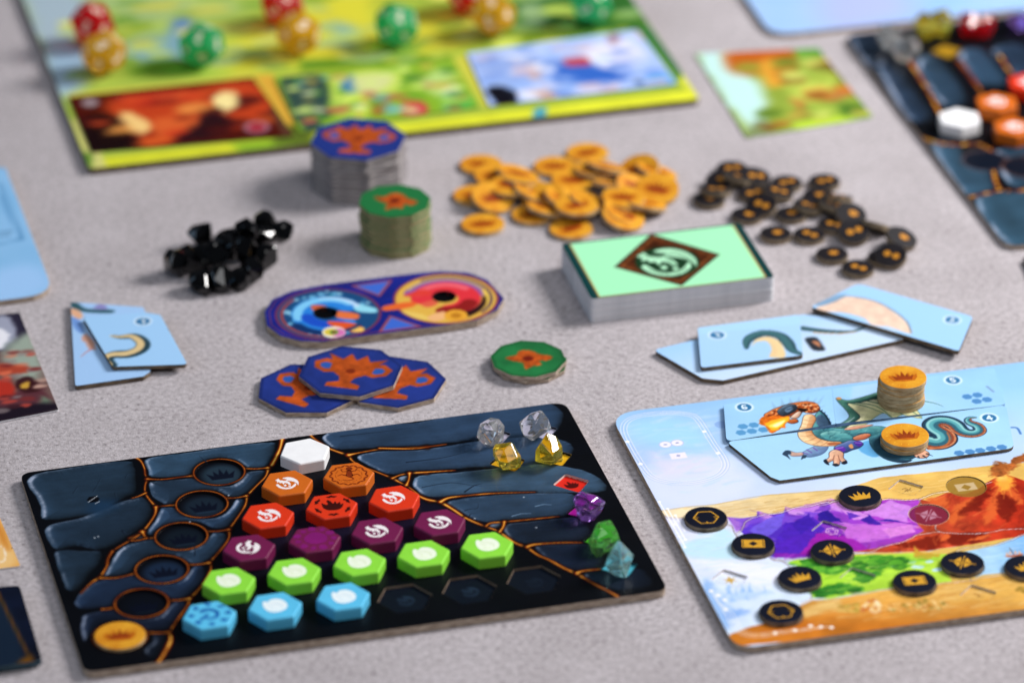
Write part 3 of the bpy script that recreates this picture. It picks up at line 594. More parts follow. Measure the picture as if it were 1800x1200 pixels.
for k, lst in TOK.items():
    for i, c in enumerate(lst):
        x, y = at(c[0], c[1], (tz + 5.3) / 1e3); jit = random.uniform(-.03, .03)
        t = thing('hexagon_token', TLAB[(k, i)], 'token', (x, y, (tz + .02) / 1e3), (0, 0, BANG + jit + (.12 if k == 'white' else 0)), 'hexagon tokens on the front cave board')
        part('hexagon_body', TMESH[k], t)
        ex, ey, er = random.uniform(-.35, .35) / 1e3, random.uniform(-.3, .3) / 1e3, random.uniform(-.12, .12)
        special = {('orange', 1): EMO, ('red', 1): EMR, ('maroon', 1): EMM, ('cyan', 0): EMC}
        if k == 'white': continue
        if (k, i) in special: part('emblem', special[(k, i)], t, (ex, ey, 5.33e-3), (0, 0, er - BANG * .5))
        elif k in ('green', 'cyan'):
            e = part('emblem', EMBG if k == 'green' else EMBC, t, (ex, ey, 5.33e-3), (0, 0, er - .25)); part('emblem_detail', SHADE_G if k == 'green' else SHADE_C, e, (0, 0, 2e-5))
        else: part('emblem', EMB, t, (ex, ey, 5.33e-3), (0, 0, er - .2 if (k, i) != ('maroon', 0) else -1.25))

# ================================================================ gems
def gem_mesh(name, r, seed, mat, n=13, peak=None, jit=(.92, 1.0, 1.1, 1.22), bev=.05):
    """a cut acrylic crystal: the convex hull of uneven points, edges slightly broken"""
    rs = np.random.RandomState(seed); bm = bmesh.new(); pts = []
    while len(pts) < n:
        p = rs.randn(3); p /= np.linalg.norm(p)
        if all(np.linalg.norm(p - q / np.linalg.norm(q)) > .56 for q in pts): pts.append(p * rs.choice(jit) * rs.uniform(.96, 1.04))
        elif rs.rand() < .02: n -= 1
    if peak is not None: pts.append(np.array(peak))
    for p in pts: bm.verts.new(p * r)
    g_ = bmesh.ops.convex_hull(bm, input=bm.verts[:])
    bmesh.ops.delete(bm, geom=[v for v in bm.verts if not v.link_faces], context='VERTS')
    bmesh.ops.bevel(bm, geom=bm.edges[:], offset=r * bev, segments=1, affect='EDGES')
    z = min(v.co.z for v in bm.verts)
    for v in bm.verts: v.co.z -= z
    me = bpy.data.meshes.new(name); bm.to_mesh(me); bm.free(); me.materials.append(mat); return me
GM = {k: mat_gem('gem_' + k, c, m, .0) for k, c, m in (('clear', '#ffffff', .13), ('yellow', '#ffe95a', .16), ('purple', '#cfa0ff', .09), ('green', '#a8ff92', .14), ('cyan', '#c8faff', .20), ('red', '#f0343e', .3))}
for k, c, seed, r, lab, rz in (('clear', (859, 757), 3, 6.0, 'clear glassy gem at the back of the cave board, left of its twin', .3), ('clear', (939, 748), 8, 6.0, 'clear glassy gem nearest the back right corner of the cave board', 1.2),
                            ('yellow', (891, 805), 5, 5.9, 'yellow glassy gem, the left one of two', .5), ('yellow', (966, 793), 12, 5.9, 'yellow glassy gem, the right one of two', 2.0),
                            ('purple', (1031, 888), 21, 5.9, 'violet glassy gem beside the red flame slot', .1), ('green', (1062, 939), 14, 5.9, 'green glassy gem between the violet and the light blue one', .9), ('cyan', (1091, 983), 17, 6.0, 'light blue pointed gem at the front right of the cave board', 1.7)):
    x, y = at(c[0], c[1], (BZ + 4.5) / 1e3)
    o = link(bpy.data.objects.new('gem', gem_mesh('gem', r / 1e3 * .92, seed, GM[k], 17 if k in ('clear', 'yellow') else 15 if k == 'cyan' else 19, {'cyan': (-.35, .2, 1.75), 'green': (-1.5, -.5, -.9), 'purple': (1.3, .3, .1)}.get(k)))); o.location = (x, y, (BZ - .85) / 1e3); o.rotation_euler = (0, 0, rz)
    tag(o, lab, 'gem', 'gems on the front cave board')

# ================================================================ coins and round tokens
def coin_mats():
    m, n, l, b = newmat('coin_print'); t = n.new('ShaderNodeTexCoord'); ns = n.new('ShaderNodeTexNoise'); ns.inputs['Scale'].default_value = 150; ns.inputs['Detail'].default_value = 3
    l.new(t.outputs['Object'], ns.inputs['Vector']); r = n.new('ShaderNodeValToRGB'); e = r.color_ramp.elements
    e[0].position = .3; e[0].color = (*lin(hexc('#c87a18')), 1); e[1].position = .7; e[1].color = (*lin(hexc('#e2a42e')), 1)
    l.new(ns.outputs['Fac'], r.inputs['Fac']); l.new(r.outputs['Color'], b.inputs['Base Color']); b.inputs['Roughness'].default_value = .4; b.inputs['Specular IOR Level'].default_value = .25
    return m
COINP = coin_mats(); COINE = mat_card('coin_edge', '#a08058', '#cbb089', 900); CROWNM = mat_solid('orange_crown_ink', '#8e3808', .5, .2, .2, 300); RIMM = mat_solid('light_gold_ink', '#efb93e', .45, .2, .1, 300)
def disc_mesh(name, r, h, edge, top, n=36):
    P = ngon(n, r); return rings(name, [(P * .985 / 1e3, 0), (P / 1e3, .12e-3), (P / 1e3, (h - .14) / 1e3), (P * .99 / 1e3, (h - .04) / 1e3), (P * .97 / 1e3, h / 1e3)], [edge, top], 0, 1)
CR, CH = 8.5, 1.75
COIN = disc_mesh('coin_disc', CR, CH, COINE, COINP)
CROWNME = flat('crown_print', [xf(CROWN, (0, -.1), 4.1) / 1e3], CROWNM)
spark = [xf([(-.45, 0), (0, .12), (.45, 0), (0, -.12)], (6.6 * math.cos(a), 6.6 * math.sin(a)), 1.4, a) / 1e3 for a in np.arange(16) * math.pi / 8]
GLOWME = flat('crown_glow', [smooth(xf(CROWN, (0, -.2), 5.3), 2) / 1e3], mat_solid('amber_ink', '#b86212', .45, .2, .2, 200))
RIMME = flat('rim_print', spark, RIMM)
def coin(x, y, z, label, group=None, rot=(0, 0, 0)):
    t = thing('crown_coin', label, 'coin', (x, y, z), rot, group); part('coin_disc', COIN, t); gl = part('crown_print', GLOWME, t, (0, 0, CH / 1e3 + 2.5e-5)); part('crown_outline', CROWNME, gl, (0, 0, 2e-5)); part('rim_print', RIMME, t, (0, 0, CH / 1e3 + 2e-5)); return t
q = at(*cp('C', [(755, 830)])[0], (BZ + 1.0) / 1e3)
coin(q[0], q[1], (BZ - .68) / 1e3, 'orange crown coin set in the lowest round socket of the front cave board', None, (0, 0, .12))

NAVY = mat_solid('navy_token_print', '#0b1022', .38, .3, .3, 90); TKE = mat_card('token_edge', '#4c4136', '#8d7e6c', 900); GOLD = mat_solid('gold_ink', '#d19a2c', .45, .25, .12, 300); GOLDD = mat_solid('dull_gold_ink', '#c8862a', .45, .2, .15, 300)
BTOK = disc_mesh('token_disc', 7.35, 2.0, TKE, NAVY, 32)
def ringpolys(P, w):
    P = np.asarray(P, float); n = len(P); return [np.array([P[i], P[(i + 1) % n], P[(i + 1) % n] * w, P[i] * w]) for i in range(n)]
hexr = roundpoly(ngon(6, 4.6, 0), .4, 2)
ICON = dict(burst=ringpolys(hexr, .9) + [np.array(p) for p in ([(-4.0, .9), (-2.2, .3), (-4.0, .5)], [(-4.1, -.3), (-2.4, -.3), (-4.0, -.8)], [(4.0, .8), (2.3, .2), (4.1, .3)], [(4.0, -.6), (2.6, -.5), (3.8, -1.2)], [(-.5, -3.7), (0, -2.6), (.4, -3.7)])],
            card=[np.array([(-3.9, -2.1), (3.9, -2.1), (3.9, 2.9), (-3.9, 2.9)])], crown=[xf(CROWN, (0, -.3), 4.1)],
            cross=[np.array(p) for p in ([(-3.1, .5), (-1.0, 3.4), (-.5, .5)], [(.5, .5), (1.0, 3.4), (3.1, .5)], [(-3.1, -.4), (-.5, -.4), (-1.0, -2.9)], [(.5, -.4), (3.1, -.4), (1.0, -2.9)])] + [strokepoly([(-4.6, .15), (4.6, -.05)], .36), strokepoly([(.05, 4.4), (-.05, -4.2)], .36)])
ICME = {k: flat('gold_icon', [p / 1e3 for p in v], GOLD) for k, v in ICON.items()}
CARDIN = flat('dark_diamond', [np.array([(0, 1.9), (1.6, .35), (0, -1.2), (-1.6, .35)]) / 1e3, *[q / 1e3 for q in (strokepoly([(-3.4, -1.7), (-3.4, 2.5)], .3), strokepoly([(3.4, -1.7), (3.4, 2.5)], .3))]], NAVY)

# ================================================================ landscape board (front right)
LZ = 2.7; lz = LZ / 1e3
def line_x(p, q, r, s_):
    a = np.cross([*p, 1], [*q, 1]); b = np.cross([*r, 1], [*s_, 1]); v = np.cross(a, b); return (v[0] / v[2], v[1] / v[2])
lt = ((1140, 718), (1800, 633)); ll = ((1075, 757), (1285, 1124)); lb = ((1400, 1125), (1800, 1070))
TLc, BLc = line_x(*lt, *ll), line_x(*lb, *ll)
pa, pb = at(*TLc, lz), at(*BLc, lz); pr = at(1800, 1070, lz)
LANG = math.atan2(pr[1] - pb[1], pr[0] - pb[0]); LH = math.hypot(pa[0] - pb[0], pa[1] - pb[1]) * 1e3; LW = 200.0
lout = roundpoly(np.array([(0, 0), (LW, 0), (LW, LH), (0, LH)]), [8, 8, 11, 11], 7)
RH0 = cp('H', [(440, 705), (545, 620), (735, 680), (655, 760)])
RHS = [(0, 0), (1448 - 1272.6, 913 - 999.5), (1582.5 - 1272.6, 840.5 - 999.5), (1498 - 1272.6, 996 - 999.5), (1709.5 - 1272.6, 1026.5 - 999.5)]
BT = [((1241, 909), 'burst', 'black round token with gold hexagon outline at the left rim of the landscape board', .0), ((1324, 956), 'card', 'black round token with gold card, between snow and purple mountains', -.1),
      ((1463, 967), 'cross', 'black round token with crossed gold bars below the purple mountains', .05), ((1512, 871), 'crown', 'black round token with gold crown above the purple mountains', .2),
      ((1406, 1014), 'crown', 'black round token with gold crown on the left rim of the green meadow', .35), ((1373, 1074), 'burst', 'black round token with gold hexagon outline nearest the front edge of the landscape board', .1),
      ((1692, 988), 'cross', 'black round token with crossed gold bars beside the blue water', -.35), ((1608, 1021), 'card', 'black round token with gold card on the orange desert print', .05), ((1804, 995), 'crown', 'black round token with gold crown cut off by the right edge of the photo', .2)]
def paint_land(s):
    H = lambda p: cp('H', p); I = lambda p: cp('I', p)
    full = [(1000, 600), (2300, 500), (2300, 1300), (1000, 1300)]
    s.grad(full, (1400, 690), '#93c3f1', (1440, 860), '#cad8f5', var=.06, ws=30)
    s.px([(1130, 850), (1180, 815), (1300, 800), (1310, 870), (1180, 890)], '#d9e0fb', sm=3, soft=6, alpha=.8, warp=2, ws=10)
    s.px(cp('G', [(380, 530), (600, 590), (900, 560), (980, 640), (760, 730), (480, 740)]), '#ddd9fa', sm=3, soft=4, alpha=.75, warp=2, ws=8)
    s.px(cp('G', [(250, 260), (560, 210), (860, 300), (900, 480), (560, 480), (280, 400)]), '#a5d8f8', sm=3, soft=6, alpha=.8)
    # snow field on the left
    s.grad(H([(-100, 190), (120, 150), (560, 180), (700, 260), (950, 530), (1260, 700), (1250, 860), (830, 1100), (560, 1200), (-150, 1200)]), H([(200, 200)])[0], '#dfe0f8', H([(500, 900)])[0], '#d3e3f8', soft=.6, var=.05)
    s.px(H([(230, 460), (380, 370), (600, 300), (700, 420), (900, 520), (420, 530), (250, 520)]), '#bfe4f3', sm=3, soft=2.0, warp=1.5, ws=6, alpha=.9)
    s.px(H([(300, 560), (700, 560), (1000, 640), (900, 760), (500, 640)]), '#e9ecfb', sm=3, soft=2.5, warp=1.2, ws=5)
    # sand ridge
    s.grad(H([(-60, 185), (20, 172), (240, 137), (500, 112), (700, 82), (850, 47), (1100, 30), (1467, 0)]) + [(1552, 838), (1640, 828), (1750, 818), (2300, 760), (2300, 960), (1480, 960)] + H([(1000, 260), (700, 250), (560, 230), (200, 222), (60, 200)]), (1230, 905), '#ecd9b4', (1560, 850), '#dfb45e', soft=.35, var=.14, ws=9, warp=.5)
    s.pline(H([(20, 172), (240, 137), (500, 112), (850, 47), (1467, 2)]), .5, '#b59a58', sm=3, soft=.4, alpha=.6)
    # purple range
    pur = H([(565, 215), (690, 226), (800, 205), (806, 168), (900, 192), (1010, 182), (1025, 132), (1130, 162), (1280, 112), (1380, 67), (1467, 100)]) + I([(90, 238), (160, 262), (300, 280), (530, 242), (650, 252), (770, 244), (720, 330), (740, 430), (790, 480), (640, 562), (480, 604), (250, 640)]) + H([(1230, 528), (940, 532), (860, 430), (700, 350), (620, 270)])
    s.grad(pur, (1310, 950), '#5a35c4', (1560, 960), '#a83ec0', soft=.25, var=.20, ws=5)
    s.px(H([(575, 215), (690, 226), (780, 215), (720, 290), (640, 330)]), '#a06ad0', soft=.8)
    s.px(H([(700, 400), (900, 260), (1080, 250), (1200, 300), (1000, 420), (930, 530)]), '#4c2bb4', sm=3, soft=1.0, warp=1, alpha=.9)
    s.px(H([(940, 525), (1000, 400), (1200, 330), (1467, 330), (1467, 500), (1230, 520)]), '#7a1ea6', sm=2, soft=1.2, warp=.8)
    for pts in ([(806, 168), (900, 192), (960, 240), (850, 250)], [(1025, 132), (1130, 162), (1260, 210), (1130, 200), (1050, 190)], [(1380, 67), (1440, 110), (1467, 180), (1380, 150), (1330, 130)]): s.px(H(pts), '#c98fe0', soft=.5, warp=.4, ws=2)
    for pts in ([(60, 250), (300, 290), (640, 330), (560, 360), (260, 330), (120, 300)], [(160, 420), (420, 440), (700, 410), (560, 470), (300, 470)], [(240, 560), (500, 470), (740, 440), (700, 480), (420, 560)], [(430, 300), (560, 270), (700, 300), (560, 330)]): s.px(I(pts), '#cf78da', sm=2, soft=.7, warp=.6, ws=3, alpha=.8)
    for pts in ([(0, 340), (60, 330), (160, 420), (60, 400)], [(330, 400), (375, 350), (395, 400), (440, 430)], [(440, 410), (520, 385), (600, 410), (640, 420)], [(590, 350), (640, 320), (690, 330), (660, 370)], [(200, 320), (240, 310), (300, 340)]): s.px(I(pts), '#3d1d9e', soft=.4, warp=.5, ws=2)
    s.px(H([(1295, 200), (1320, 160), (1390, 190), (1467, 260), (1400, 240), (1310, 230)]), '#33188c', soft=.5, warp=.4, ws=2)
    s.strokes(pur, ['#d59ae6', '#8a3ad0', '#c070e0', '#e6b4ec'], 70, 6, .5, -.35, .45, 21, .5); s.strokes(pur, ['#3a1a9a', '#52209e', '#6a1c9a', '#2c1684'], 60, 6, .7, -.5, .5, 22, .5)
    s.strokes(H([(940, 525), (1000, 400), (1200, 330), (1467, 330), (1467, 500), (1230, 520)]), ['#9a2cb8', '#5a1690', '#b84ad0'], 40, 8, .7, .5, .3, 23, .6)
    for pts in ([(640, 232), (760, 225), (820, 210), (900, 235), (760, 270), (690, 300)], [(880, 250), (1010, 205), (1150, 215), (1060, 250), (960, 300)], [(1130, 200), (1290, 135), (1370, 120), (1330, 170), (1220, 230)]): s.px(H(pts), '#7a4cd0', soft=.6, warp=.8, ws=2.5, alpha=.75)
    for pts, c in (([(905, 740), (960, 640), (1060, 615), (1100, 650), (1010, 745)], '#4a22b4'), ([(830, 662), (900, 620), (960, 597), (945, 650), (880, 705)], '#6f5ad8'), ([(1010, 747), (1080, 665), (1200, 690), (1250, 728), (1180, 745)], '#9a20a8'), ([(960, 592), (1110, 553), (1150, 590), (1060, 602)], '#c480de'), ([(1110, 552), (1160, 562), (1265, 620), (1200, 627)], '#d490e2'), ([(1230, 602), (1330, 558), (1400, 580), (1390, 632), (1300, 620)], '#cc86de'), ([(1150, 642), (1290, 655), (1380, 640), (1300, 692), (1180, 692)], '#c66cd4'),
                   ([(1075, 607), (1108, 588), (1152, 625), (1120, 637), (1080, 630)], '#2c1a8c'), ([(1228, 627), (1258, 610), (1302, 642), (1250, 642)], '#3a1c9c'), ([(980, 640), (1040, 605), (1070, 640), (1020, 680)], '#3c1ea4'), ([(1060, 600), (1110, 555), (1120, 590)], '#7a3cc4'), ([(1300, 660), (1400, 640), (1420, 668), (1330, 690)], '#d884d8'), ([(1180, 600), (1225, 612), (1180, 625)], '#5428b0')):
        s.px(cp('W', pts), c, soft=.35, warp=.45, ws=2.5, alpha=.9, var=.12)
    # red volcano
    red = I([(770, 246), (830, 260), (870, 235), (960, 195), (1100, 200), (1200, 160), (1260, 120), (1310, 92), (1350, 66), (1420, 62), (1480, 80), (1560, 110), (1900, 60), (2300, 150), (2300, 520), (1543, 520), (1150, 582), (800, 634), (500, 645), (250, 640), (480, 604), (650, 556), (790, 482), (740, 430), (720, 330)])
    s.grad(red, I([(800, 350)])[0], '#c0482a', I([(1500, 300)])[0], '#b02a14', soft=.3, var=.30, ws=6)
    for pts in ([(830, 240), (900, 220), (1000, 290), (940, 320), (860, 270)], [(960, 380), (1100, 250), (1200, 230), (1120, 330), (1000, 440)], [(1250, 330), (1340, 160), (1380, 240), (1330, 400), (1250, 440)], [(1400, 130), (1500, 190), (1543, 280), (1450, 250)]): s.px(I(pts), '#d9642c', sm=2, soft=1.2, warp=1.0, ws=3, alpha=.85)
    for pts in ([(1060, 340), (1220, 190), (1290, 170), (1240, 280), (1110, 360)], [(1340, 240), (1430, 200), (1480, 330), (1400, 420)], [(940, 540), (1100, 490), (1300, 500), (1200, 560), (1000, 590)], [(560, 590), (740, 550), (900, 500), (920, 600), (700, 625)]): s.px(I(pts), '#6a1408', sm=2, soft=1.0, warp=1.0, ws=3, alpha=.8)
    for pts in ([(1110, 560), (1200, 520), (1290, 500), (1250, 540)], [(910, 560), (940, 510), (990, 520), (940, 550)]): s.px(I(pts), '#d8602c', sm=2, soft=.6, warp=.5, ws=2)
    s.strokes(red, ['#e0743a', '#d0501e', '#e89048', '#c23a1a'], 60, 6, .8, .9, .6, 31, .4, .6); s.strokes(red, ['#701408', '#8a1c0c', '#5a0e08'], 60, 7, 1.2, .8, .5, 32, .4, .7)
    s.px(I([(1310, 95), (1370, 55), (1430, 70), (1480, 110), (1430, 160), (1380, 200), (1350, 150)]), '#f0a43a', sm=2, soft=1.4, warp=.8, ws=2)
    for a in ((1330, 210), (1390, 240), (1450, 220), (1500, 190), (1290, 170)): s.pline(I([(1385, 90), ((1385 + a[0]) / 2 + 8, (90 + a[1]) / 2), a]), .6, '#e8963a', sm=3, soft=.6, w1=.15, alpha=.6)
    s.disc(s.L(I([(1370, 78)]))[0], 2.2, '#f4c868', soft=2.0, alpha=.8)
    s.px(I([(1310, 70), (1305, 20), (1340, -40), (1420, -30), (1480, -75), (1700, -120), (1700, -20), (1540, -10), (1440, 20), (1400, 60)]), '#9a5426', sm=3, soft=1.2, warp=1.8, ws=4, var=.5)
    # beach, meadow, water
    s.px(I([(230, 655), (500, 648), (800, 636), (1150, 585), (1543, 520), (2200, 420), (2200, 900), (900, 900), (400, 800)]), '#d9b35c', soft=.4, warp=.4)
    s.grad(H([(1040, 570), (1110, 545), (1230, 535), (1300, 560)]) + I([(120, 690), (250, 664), (480, 660), (700, 650), (960, 655), (1010, 700), (960, 790), (1000, 862), (880, 880), (560, 912), (300, 955), (0, 1003)]) + H([(1440, 850), (1240, 845), (1215, 790), (1300, 700), (1180, 610)]), (1450, 1010), '#a6d83a', (1640, 1000), '#b4dc44', soft=.4, var=.10, ws=6)
    s.px(I([(720, 600), (780, 650), (900, 650), (890, 680), (740, 690)]), '#c79a34', sm=2, soft=.5, warp=.6, ws=2)
    s.grad(I([(1070, 642), (1300, 596), (1543, 512), (2200, 380), (2200, 780), (1543, 785), (1240, 812), (1180, 830), (960, 800), (930, 720)]), I([(1300, 700)])[0], '#a5cdec', I([(1550, 700)])[0], '#7eb0e0', soft=.4, var=.08, ws=5)
    for c in ((830, 712), (720, 750), (760, 752), (880, 775), (570, 745), (900, 770), (700, 715)): s.px(I([(c[0] - 35, c[1] + 4), (c[0], c[1] - 12), (c[0] + 34, c[1]), (c[0], c[1] + 14)]), '#b9dcf2', sm=2, soft=.3)
    s.strokes(I([(60, 700), (640, 670), (900, 670), (640, 760), (300, 800), (0, 800)]), ['#58a82c', '#7cc234'], 60, 7, 1.2, .02, .2, 48, .5, .8)
    s.speck(I([(250, 690), (420, 670), (640, 690), (640, 760), (420, 800), (200, 800), (40, 800), (0, 740)]), ['#3c8a28', '#2c6e22', '#5aa82e'], 90, 1.1, 4, stretch=1.8)
    s.speck(I([(260, 830), (300, 770), (440, 790), (450, 830), (340, 860)]), ['#2f7a26', '#3c8a2c'], 30, .9, 5, stretch=1.6)
    s.speck(I([(0, 920), (160, 880), (340, 910), (300, 940), (0, 975)]), ['#2f7d26', '#1f6420', '#4a982c'], 46, 1.0, 6, stretch=1.6)
    s.speck(H([(1060, 580), (1230, 545), (1420, 590), (1400, 660), (1250, 640)]), ['#4c9c2e', '#2f7a28', '#6cb83a'], 50, 1.0, 8, stretch=1.6)
    s.speck(H([(1240, 800), (1330, 760), (1467, 750), (1467, 800), (1300, 830)]), ['#3a8a2a', '#246a20'], 30, 1.0, 9, stretch=1.6)
    # desert
    s.grad(I([(-20, 1006), (300, 958), (560, 915), (880, 884), (1100, 850), (1230, 835), (1543, 795), (2200, 700), (2200, 1300), (0, 1300)]) + H([(560, 1230), (590, 1130), (700, 1080), (830, 1050), (960, 1000), (1130, 910), (1250, 858), (1440, 852)]), (1560, 1040), '#ddaa52', (1560, 1100), '#c47424', soft=.5, var=.16, ws=10, warp=.5)
    s.px(H([(1150, 950), (1300, 880), (1467, 870), (1467, 930), (1330, 960), (1200, 1000)]), '#e6c47c', sm=2, soft=1.8, warp=.8, alpha=.8)
    s.px(H([(830, 1080), (1000, 1040), (1230, 1040), (1200, 1100), (960, 1130), (830, 1130)]), '#c06a1c', sm=2, soft=2, warp=1, alpha=.8)
    s.px(I([(700, 930), (1000, 900), (1300, 900), (1300, 960), (900, 990), (740, 980)]), '#e0b466', sm=2, soft=2, warp=1, alpha=.6)
    s.speck(I([(300, 1090), (340, 1030), (420, 990), (470, 1050), (460, 1100)]), ['#f1d8a8', '#e8c080', '#b85a28', '#f6e4bc'], 46, .8, 12, stretch=.8)
    s.speck(I([(480, 1080), (540, 1030), (700, 1020), (860, 1000), (980, 1020), (960, 1060), (760, 1090)]), ['#e6bd74', '#a8682a', '#c98a3c', '#f0d090', '#8c7a30'], 80, .75, 13, stretch=.9)
    s.speck(I([(140, 1100), (160, 1040), (300, 1030), (300, 1100)]), ['#b89a3c', '#9a7a2c', '#d8b460'], 40, .8, 14)
    s.speck(I([(1480, 920), (1543, 900), (1700, 900), (1700, 940), (1500, 940)]), ['#6a5a1c', '#b08a3a'], 16, .8, 15)
    des = I([(0, 1020), (560, 930), (1230, 850), (1700, 800), (1700, 1050), (0, 1190)])
    s.strokes(des, ['#eccb86', '#b8742c', '#d69a48', '#a8621e', '#f0d8a0'], 190, 9, .6, .03, .12, 41, .5)
    s.strokes(H([(240, 140), (850, 60), (1467, 20), (1467, 90), (1000, 165), (600, 205)]), ['#f2dca6', '#c9964a', '#ecca84', '#b8863c'], 110, 9, .5, .05, .15, 42, .5); s.strokes(I([(480, 100), (1300, 20), (1250, 100), (900, 180), (480, 230)]), ['#f0d08c', '#c89440', '#e8bc64'], 70, 9, .5, .05, .15, 43, .5)
    s.strokes(I([(60, 700), (900, 670), (900, 860), (300, 940), (0, 980)]), ['#c8ec60', '#7cb82c', '#5c9a28', '#d8f07c'], 130, 5, .5, .05, .3, 44, .55)
    s.strokes(I([(1100, 650), (1700, 520), (1700, 760), (1200, 800)]), ['#c4e0f4', '#6a9cd4', '#d8ecfa'], 60, 7, .4, .02, .1, 45, .5)
    s.strokes(H([(60, 260), (560, 300), (900, 560), (1150, 720), (700, 1000), (400, 760)]), ['#f6f8ff', '#b4d2f0', '#c6e2f2', '#e2e0fa'], 130, 8, .7, -.1, .4, 46, .45)
    # blue trees on the snow
    s.px(H([(370, 800), (420, 720), (470, 770), (520, 860), (600, 900), (640, 980), (560, 1090), (450, 960)]), '#8fb6ea', sm=2, soft=2.0, warp=1.5, ws=4, alpha=.85)
    s.px(H([(560, 960), (760, 930), (700, 980), (580, 1000)]), '#7ea8e8', sm=2, soft=1.2, warp=1, ws=3, alpha=.8)
    for (x, y, h) in ((580, 820, 90), (690, 800, 60), (740, 800, 70), (540, 860, 60), (860, 800, 45), (720, 860, 50), (610, 880, 70), (640, 820, 50), (420, 790, 60)):
        s.px(H([(x - h * .28, y), (x - h * .1, y - h * .5), (x, y - h), (x + h * .1, y - h * .5), (x + h * .3, y)]), '#86b2ea', soft=.6, alpha=.8, warp=.5, ws=2)
    s.px(H([(520, 830), (900, 790), (880, 830), (600, 860)]), '#a8c8f0', sm=2, soft=1.5, alpha=.6, warp=.8, ws=3)
    # region borders
    def border(pts, sm=4, dark='#3a2420'):
        P = s.L(pts); P = smooth(P, sm, False); n = len(P); P = P + (np.random.RandomState(n).rand(n, 2) - .5) * .5
        s.line(P + np.array([0, .32]), .22, dark, soft=.16, alpha=.85); s.line(P - np.array([0, .2]), .26, '#f3e6ea', soft=.16, alpha=.85); s.line(P - np.array([0, .7]), .2, dark, soft=.16, alpha=.7)
    border(H([(20, 180), (70, 195), (120, 220), (240, 225)])); border(H([(560, 272), (610, 290), (625, 330), (650, 370)])); border(H([(640, 345), (680, 320), (700, 270), (730, 240), (820, 203), (1000, 175), (1110, 135), (1200, 132), (1330, 100), (1467, 82)]))
    border(H([(885, 510), (920, 545), (1010, 560), (1060, 610)])); border(H([(1222, 790), (1228, 845)])); border(H([(1230, 850), (1170, 880), (1130, 910)]), dark='#a06a30'); border(H([(930, 545), (1050, 550), (1230, 525)]))
    border(I([(0, 290), (80, 272), (165, 235)])); border(I([(455, 245), (530, 240), (650, 250), (750, 244), (800, 225), (870, 200), (975, 185)])); border(I([(755, 246), (765, 285)])); border(I([(875, 440), (900, 485), (1100, 502), (1250, 497), (1400, 470), (1543, 465), (1700, 440)]))
    border(I([(900, 486), (740, 512), (700, 535), (640, 560), (560, 580), (480, 600), (400, 635), (250, 650)])); border(I([(1000, 655), (1080, 615), (1180, 600), (1300, 592), (1380, 570), (1480, 535), (1543, 508), (1700, 480)])); border(I([(1115, 805), (1145, 855)])); border(I([(880, 880), (990, 868), (1140, 855), (1230, 828), (1420, 808)]), dark='#7a4a1c'); border(I([(240, 950), (420, 930), (560, 910)]), dark='#8a5a1c')
    border(I([(1255, 130), (1300, 110)]))
    # white ornament lines
    wl = lambda p, w=.42, a=1: s.pline(H(p), w, '#fbfcff', soft=.16, alpha=a)
    wl([(40, 95), (245, 450)]); wl([(105, 150), (245, 390)]); wl([(165, 200), (242, 325)])
    for p in ((40, 95), (105, 150), (165, 200), (245, 390), (240, 450), (165, 270)): s.disc(s.L(H([p]))[0], .55, '#ffffff', soft=.2)
    for dx, dy in ((0, 0), (28, -8), (56, -16)):
        P = s.L(H([(445 + dx, 790 + dy + 2 * dx), (560 + dx, 980 + dy), (610 + dx, 1070 + dy), (680 + dx * .6, 1130 + dy * 1.4), (800, 1150 + dy * 1.6), (960, 1130 + dy * 1.6), (1180 + dx * 2, 1100 + dy * 1.6), (1230 + dx * 2.6, 1094 + dy * 1.6)]))
        s.line(smooth(P, 4, False), .26, '#fbf6ee', soft=.16, alpha=.85)
    for p in ((445, 790), (560, 935), (550, 860), (500, 825), (945, 1120), (1100, 1097), (1222, 1064), (1303, 1070), (1385, 1075)): s.disc(s.L(H([p]))[0], .8, '#fffaf0', soft=.25)
    for c, al in (((640, 490), .9),):
        pass
    s.strokes(cp('G', [(150, 300), (560, 160), (1000, 160), (1190, 500), (1190, 860), (600, 900), (300, 700)]), ['#d6e6fc', '#9cc8f2', '#e6e2fc', '#b4dcf8'], 90, 9, 1.6, .1, .5, 47, .30, 1.0)
    # rounded cloud frame top left
    fr = s.L(cp('G', [(180, 330), (210, 250), (330, 200), (560, 175), (750, 190), (840, 240), (960, 430), (1070, 600), (1050, 690), (950, 750), (760, 790), (560, 780), (420, 730), (330, 620), (230, 450)]))
    fr = smooth(fr, 4); fr = np.vstack([fr, fr[:1]])
    for d, a in ((0, 1.0), (1.1, .8), (-1.2, .85)): s.line(np.vstack([offset(fr[:-1], d), offset(fr[:-1], d)[:1]]), .28, '#f0eeff', soft=.2, alpha=a); s.line(np.vstack([offset(fr[:-1], d + .35), offset(fr[:-1], d + .35)[:1]]), .22, '#8fa6dc', soft=.25, alpha=a * .55)
    for p in ((215, 430), (330, 625), (890, 340), (1010, 530)): s.disc(s.L(cp('G', [p]))[0], .8, '#fbfaff', soft=.25)
    for p in ((548, 455), (652, 440)): q = s.L(cp('G', [p]))[0]; s.disc(q, 2.2, '#ece9fb', soft=.3); s.disc(q, 2.2, '#b5b8e0', soft=.2, ring=.25); s.fill(xf(CROWN, q, .7), '#8890b4', soft=.2)
    s.px(cp('G', [(580, 535), (720, 520), (745, 570), (605, 585)]), '#ece6fa', soft=.3); s.fill(ngon(4, .8, .4) + s.L(cp('G', [(662, 552)]))[0], '#9aa0c4', soft=.3)
